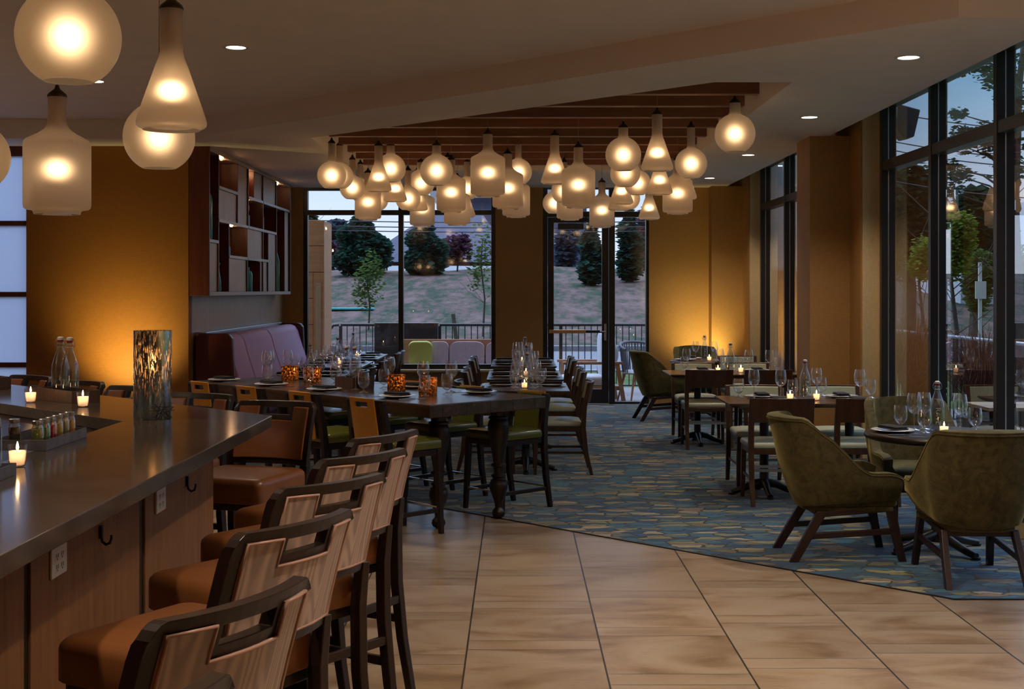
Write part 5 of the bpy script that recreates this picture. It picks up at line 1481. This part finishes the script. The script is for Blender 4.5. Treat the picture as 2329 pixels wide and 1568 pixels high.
MB().box(tx(855,21.1),tx(870,21.1),21.08,21.2,ZG,.40).build('post', m_black_metal, fp); MB().box(tx(980,21.1),tx(993,21.1),21.08,21.2,ZG,.40).build('post', m_black_metal, fp)
tag(fp, 'large black metal panel hung on the terrace railing', 'panel')
# cedar cabinet against the terrace
cb = empty('cedar_cabinet', (tx(716,19.7), 19.7, ZG))
cx0, cx1 = tx(640,19.7)-tx(716,19.7), tx(737,19.4)-tx(716,19.7)
hcab = tz(500,19.4)-ZG
MB().box(cx0,cx1,-.28,.5,0,hcab-.02).build('body', m_cedar, cb)
zz = 0
for k in range(7):
    z1 = hcab*(k+1)/7-.006
    MB().box(cx0,cx1-.16 if k < 5 else cx1,-.302,-.281,hcab*k/7+.004,z1).build('cladding_board', m_cedar, cb, bevel=.003)
MB().box(cx1-.155,cx1-.005,-.31,-.281,.02,hcab*5/7-.01).build('door', m_cedar, cb, bevel=.004)
MB().box(cx1-.12,cx1-.04,-.316,-.3105,.25,hcab*5/7-.16).build('door_inset', m_greywood, cb, bevel=.003)
tag(cb, 'tall cedar clad cabinet outside at the banquette end of the window', 'cabinet')
# sofa with cushions
sf = empty('outdoor_sofa', (-.85, 19.75, ZG))
MB().box(-.95,1.2,.30,.35,.30,tz(772,20.08)-ZG).build('back_board', m_teak, sf, bevel=.005)
MB().box(-.95,1.2,-.35,.30,.30,.36).build('seat_board', m_teak, sf, bevel=.005)
for x in (-.9,1.15):
    for y in (-.3,.27): MB().box(x-.03,x+.03,y-.03,y+.03,0,.30).build('leg', m_teak, sf)
MB().cushion(-.94,1.19,-.36,.16,.361,.50,.01,.04).build('seat_cushion', m_offwhite_fabric, sf, smooth=60)
for k, (a, b) in enumerate(((-.49,-.18),(-.165,.37),(.39,1.1))):
    m = MB(); c = MB().cushion(-.5,.5,-.5,.5,-.5,.5,.3,.2)
    m.add([((v[0])*(b-a)+(a+b)/2, .20+v[2]*.16, .70+v[1]*.40) for v in c.v], c.f)
    m.build('back_cushion', m_mauve_fabric, sf, smooth='all')
tag(sf, 'teak outdoor sofa with mauve cushions outside the big window', 'sofa')
m = MB(); c = MB().cushion(-.5,.5,-.5,.5,-.5,.5,.3,.2); m.add([(v[0]*.36, v[2]*.14, v[1]*.38) for v in c.v], c.f)
pw = m.build('throw_pillow', m_lime_fabric, None, smooth='all'); pw.location = (-1.45,19.72,ZG+.50+.195+.03); pw.rotation_euler = (R(8),0,R(4)); tag(pw, 'lime green throw pillow on the teak outdoor sofa', 'pillow')
# lounge chair behind the door
lc = empty('outdoor_armchair', (1.15, 19.75, ZG), R(5))
MB().cushion(-.45,.30,-.30,.30,.26,.40,.02,.05).build('seat_cushion', m_offwhite_fabric, lc, smooth=60)
m = MB(); c = MB().cushion(-.5,.5,-.5,.5,-.5,.5,.3,.2); m.add([(.24+v[2]*.22, v[0]*.56, .72+v[1]*.62) for v in c.v], c.f); m.build('back_cushion', m_offwhite_fabric, lc, smooth='all')
for s in (-1,1):
    MB().box(-.48,.42,s*.36-.03,s*.36+.03,.58,.62).build('armrest', m_teak, lc, bevel=.006)
    MB().beam((-.42,s*.36,0),(-.40,s*.36,.58),.05,.06).build('leg', m_teak, lc); MB().beam((.44,s*.36,0),(.34,s*.36,.58),.05,.06).build('leg', m_teak, lc)
MB().box(-.45,.40,-.33,.33,.19,.25).build('seat_frame', m_teak, lc)
tag(lc, 'teak lounge chair with pale cushions outside behind the glass door', 'armchair')
# rope chair behind the sidelight
rc = empty('rope_chair', (tx(1440,19.6)+.10, 19.6, ZG), R(20))
ring = []
for k in range(25):
    a = R(-20 + 220*k/24); ring.append((.30*math.cos(a), .30*math.sin(a)*.95, .80 + .10*math.sin(R(180*k/24))))
MB().tube(ring, .022, 8).build('top_rim', m_grey_rope, rc, smooth=60)
for k in range(0,25):
    p = ring[k]; MB().tube([p, (p[0]*.86, p[1]*.86, .45)], .010, 6).build('rope_strand', m_grey_rope, rc)
MB().lathe([(.26,.43),(.27,.45),(.24,.48),(.0005,.49)], 28, cap0=True).build('seat_pad', m_offwhite_fabric, rc, smooth=50)
for sx, sy in ((1,1),(1,-1),(-1,1),(-1,-1)): MB().tube([(sx*.17,sy*.17,.43),(sx*.26,sy*.24,0)], [.022,.013], 8).build('leg', m_teak, rc)
tag(rc, 'grey rope back chair with teak legs outside the sidelight', 'chair')
# buildings far away
def building(name, x0, x1, y0, y1, z0, z1, mat, label, roof=None, wins=()):
    e = empty(name, ((x0+x1)/2, (y0+y1)/2, z0)); hx, hy, h = (x1-x0)/2, (y1-y0)/2, z1-z0
    MB().box(-hx,hx,-hy,hy,0,h).build('wall', mat, e)
    if roof: roof(e, hx, hy, h)
    for (wx, wz, ww, wh, mt) in wins: MB().box(wx-ww/2,wx+ww/2,-hy-.08,-hy-.01,wz,wz+wh).build('window', mt, e)
    tag(e, label, 'building'); return e
yb = 112
def big_roof(e, hx, hy, h):
    k = (tz(505,yb)-tz(600,yb))
    MB().add([(-hx-1,-hy-1,h),(hx+1,-hy-1,h),(hx+1,hy+1,h),(-hx-1,hy+1,h),(-hx*.12,-.5,h+k*1.25),(hx*.6,-.5,h+k*1.25),(hx*.6,.5,h+k*1.25),(-hx*.12,.5,h+k*1.25)],
             [(0,1,5,4),(1,2,6,5),(2,3,7,6),(3,0,4,7),(4,5,6,7),(3,2,1,0)]).build('roof', m_roofmat, e)
    for f in (.2,.5,.75):
        MB().box(-hx*.25+hx*.8*f,-hx*.25+hx*.8*f+1.6,-hy*.55-.4,-hy*.55+.2,h+k*.5,h+k*.62).build('skylight', m_bldg_white, e)
building('house', tx(862,yb), tx(1150,yb), yb-6, yb+6, 1.0, tz(600,yb), m_brick, 'brick building with a wide slate roof beyond the crest', big_roof, [(-3.5,1.3,1.5,.8,m_winglow),(0,1.3,1.5,.8,m_slot),(3,1.3,1.6,.8,m_slot)])
yo = 150
def flat_roof(e, hx, hy, h): MB().box(-hx-.8,hx+.8,-hy-.8,hy+.8,h,h+1.1).build('roof', m_bldg_white, e)
building('office_building', tx(1000,yo), tx(1330,yo), yo-4, yo+6, 0, tz(456,yo), m_bldg_blue, 'long slate-blue office building behind the slate roof', flat_roof, [(x, 6.8, 1.3, 1.2, m_bldg_white) for x in (-5,-3,-1,1,3,5)])
ys_ = 62
building('white_house', tx(2185,ys_), tx(2262,ys_), ys_, ys_+8, -.3, tz(430,ys_), m_bldg_white, 'pale gabled building behind the trees outside the window wall', None, [(0,2.2,1.0,.8,m_slot)])
building('white_house', tx(2268,ys_), tx(2400,ys_), ys_-4, ys_+6, -.3, tz(470,ys_), m_bldg_white, 'second pale building with a dark band at the end of the window wall', None, [(-.4,2.9,2.2,.7,m_slot)])
building('low_garage', tx(2028,55), tx(2066,55), 55, 60, -.3, tz(607,55), m_kerb, 'low grey roofed shed past the first window pane', None)
# lamps and cables
sl = empty('street_lamp', (tx(880,85), 85, hz(tx(880,85),85)))
MB().tube([(0,0,0),(0,0,.9)], .05, 8).build('pole', m_black_metal, sl); MB().lathe([(.001,.9),(.12,.95),(.14,1.05),(.001,1.2)], 12).build('lamp', m_streetlamp, sl, smooth='all')
tag(sl, 'glowing orange lamp by the brick building', 'street lamp')
def cable(pts, r, label):
    n = 16; q = []
    a, b = Vector(pts[0]), Vector(pts[1])
    for k in range(n+1): t = k/n; p = a.lerp(b, t); p.z -= pts[2]*4*t*(1-t); q.append(p)
    o = MB().tube(q, r, 5).build('power_line', m_wirecable, None); count_tag(o, label, 'cable', 'the bottom', 'utility cables', key=a.z)
for py in (508,518,496): cable(((tx(500,60),60,tz(py,60)),(tx(1600,60),60,tz(py+6,60)),.15), .025, 'utility cable crossing behind the big window')
for py in (350,375,330,265,420): cable(((tx(1950,30),30,tz(py-25,30)),(tx(2600,26),26,tz(py+35,26)),.2), .014, 'utility cable crossing the sky in the window wall')
# loudspeaker on the outside wall
sp = empty('outdoor_speaker', (3.76, 12.5, 3.26), R(0))
pr = [(-.11,.16),(.11,.10),(.05,-.16),(-.04,-.18),(-.11,-.10)]
n = len(pr)
MB().add([(x,-.10,z) for x,z in pr]+[(x,.12,z) for x,z in pr], [tuple(range(n)), tuple(range(2*n-1,n-1,-1))]+[(i,(i+1)%n,n+(i+1)%n,n+i) for i in range(n)]).build('housing', m_gray_metal, sp, bevel=.012)
MB().box(-.23,-.11,-.03,.05,-.04,.04).build('bracket', m_gray_metal, sp)
tag(sp, 'grey outdoor loudspeaker under the eaves outside the window wall', 'speaker')
sg = empty('sign_post', (tx(2229,24), 24, -.25)); MB().box(-.03,.03,-.02,.02,0,2.4).build('post', m_bldg_white, sg); MB().box(-.10,.10,-.045,-.021,tz(760,24)+.9,tz(640,24)+.25).build('board', m_bldg_white, sg)
tag(sg, 'narrow white signboard on a post beyond the terrace', 'sign')
tp_ = MB().box(-2.6,2.6,-.3,.3,0,.10).build('tarp', m_teal_plastic, None, bevel=.04); tp_.location = (tx(785,58),58,hz(tx(785,58),58)+.02); tp_.scale = (.5,1,1); tag(tp_, 'teal tarp lying low on the slope', 'tarp')
stk = MB().tube([(tx(1048,30),30,-.3),(tx(1030,30),30.1,tz(715,30))], .05, 8).build('stake', m_bark, None, smooth=40); tag(stk, 'leaning wooden stake in the grass beyond the terrace railing', 'stake')
ot = empty('terrace_table', (4.15, 10.9, ZG))
MB().box(-.28,.28,-.28,.28,.70,.73).build('tabletop', m_greywood, ot, bevel=.004); MB().box(-.04,.04,-.04,.04,.03,.70).build('pedestal', m_black_metal, ot); MB().box(-.22,.22,-.22,.22,0,.03).build('pedestal_base', m_black_metal, ot)
tag(ot, 'small square table on the terrace outside the window wall', 'table')

# ------------------------------------------------------------------ light
w = bpy.data.worlds.new('dusk_sky'); scn.world = w; w.use_nodes = True
nt = w.node_tree; nt.nodes.clear(); g = G(nt)
out = nt.nodes.new('ShaderNodeOutputWorld')
tc = g.n('TexCoord'); sp3 = g.n('SeparateXYZ'); g.link(tc.outputs['Generated'], sp3.inputs[0])
el = g.math('MULTIPLY', sp3.outputs[2], 1.0)
sky = g.ramp(el, [(0,(.70,.72,.82)), (.06,(.58,.68,.86)), (.15,(.26,.48,.76)), (.30,(.34,.56,.95)), (.55,(2.3,2.9,4.1)), (1,(3.0,3.8,5.4))])
# the last daylight stands beyond the back window (+y)
gy = g.math('MULTIPLY_ADD', sp3.outputs[1], .55, .60)
gx = g.math('MULTIPLY_ADD', sp3.outputs[0], -.35, 1.0)
br = g.math('MULTIPLY', gy, gx)
cn = g.n('TexNoise', ins={'Vector': g.coords((1.2,1.2,5), kind='Generated'), 'Scale': 2.4, 'Detail': 6.0, 'Roughness': .6})
cl = g.ramp(cn.outputs['Fac'], [(.42,(0,0,0)), (.68,(1,1,1))])
sk2 = g.mix(g.math('MULTIPLY', cl, .38), sky, (.60,.70,.88))
sk3 = g.n('VectorMath', operation='SCALE', ins={0: sk2, 'Scale': br})
bg = g.n('Background', ins={'Color': sk3.outputs[0], 'Strength': 1.0}); g.link(bg.outputs[0], out.inputs[0])

def uplight(x, y, z, rx, rz, label, power, spot=80, col=(1,.80,.28)):
    e = empty('uplight', (x, y, 0))
    MB().lathe([(.05,0),(.05,.012),(.012,.018),(.012,z-.09)], 16, cap0=True).build('stand', m_black_metal, e)
    MB().lathe([(.03,z-.09),(.045,z-.075),(.048,z),(.044,z),(.040,z-.03),(.0005,z-.03)], 16, cap0=True).build('can', m_black_metal, e, smooth=40)
    L = bpy.data.lights.new('uplight_beam','SPOT'); L.energy = power; L.color = col; L.spot_size = R(spot); L.spot_blend = 1.0; L.shadow_soft_size = .04
    lo = bpy.data.objects.new('uplight_beam', L); COL.objects.link(lo); lo.parent = e; lo.location = (0,0,z-.012); lo.rotation_euler = (R(180-rx),0,rz)
    tag(e, label, 'floor lamp')
uplight(-3.95, 12.62, .60, 50, 0, 'small black uplight hidden behind the bar, washing the orange wall', 105, 104)
uplight(2.66, 17.92, .50, 46, 0, 'small black uplight behind the far armchair, washing the corner wall', 75, 104)

uplight(-6.7, 9.0, .9, 0, 0, 'black floor uplight added by the shaded wall out of view for ceiling fill', 45, 150, (1,.82,.62))  # this and the next two: unseen lamps added to brighten ceiling and walls
uplight(-6.7, 3.0, .9, 0, 0, 'black floor uplight added behind the bar out of view for ceiling fill', 130, 150, (1,.82,.62))
uplight(2.9, 3.0, .9, 0, 0, 'black floor uplight added by the entrance wall out of view for ceiling fill', 130, 150, (1,.82,.62))

scn.view_settings.view_transform = 'Standard'
scn.view_settings.look = 'None'
scn.view_settings.gamma = 1
scn.view_settings.exposure = 0.30
scn.view_settings.use_curve_mapping = False
cy = scn.cycles
cy.max_bounces = 9; cy.diffuse_bounces = 4; cy.glossy_bounces = 4; cy.transmission_bounces = 6; cy.transparent_max_bounces = 24
cy.caustics_reflective = False; cy.caustics_refractive = True
cy.sample_clamp_indirect = 4.0
cy.use_denoising = True
bpy.context.view_layer.update()
write_labels()
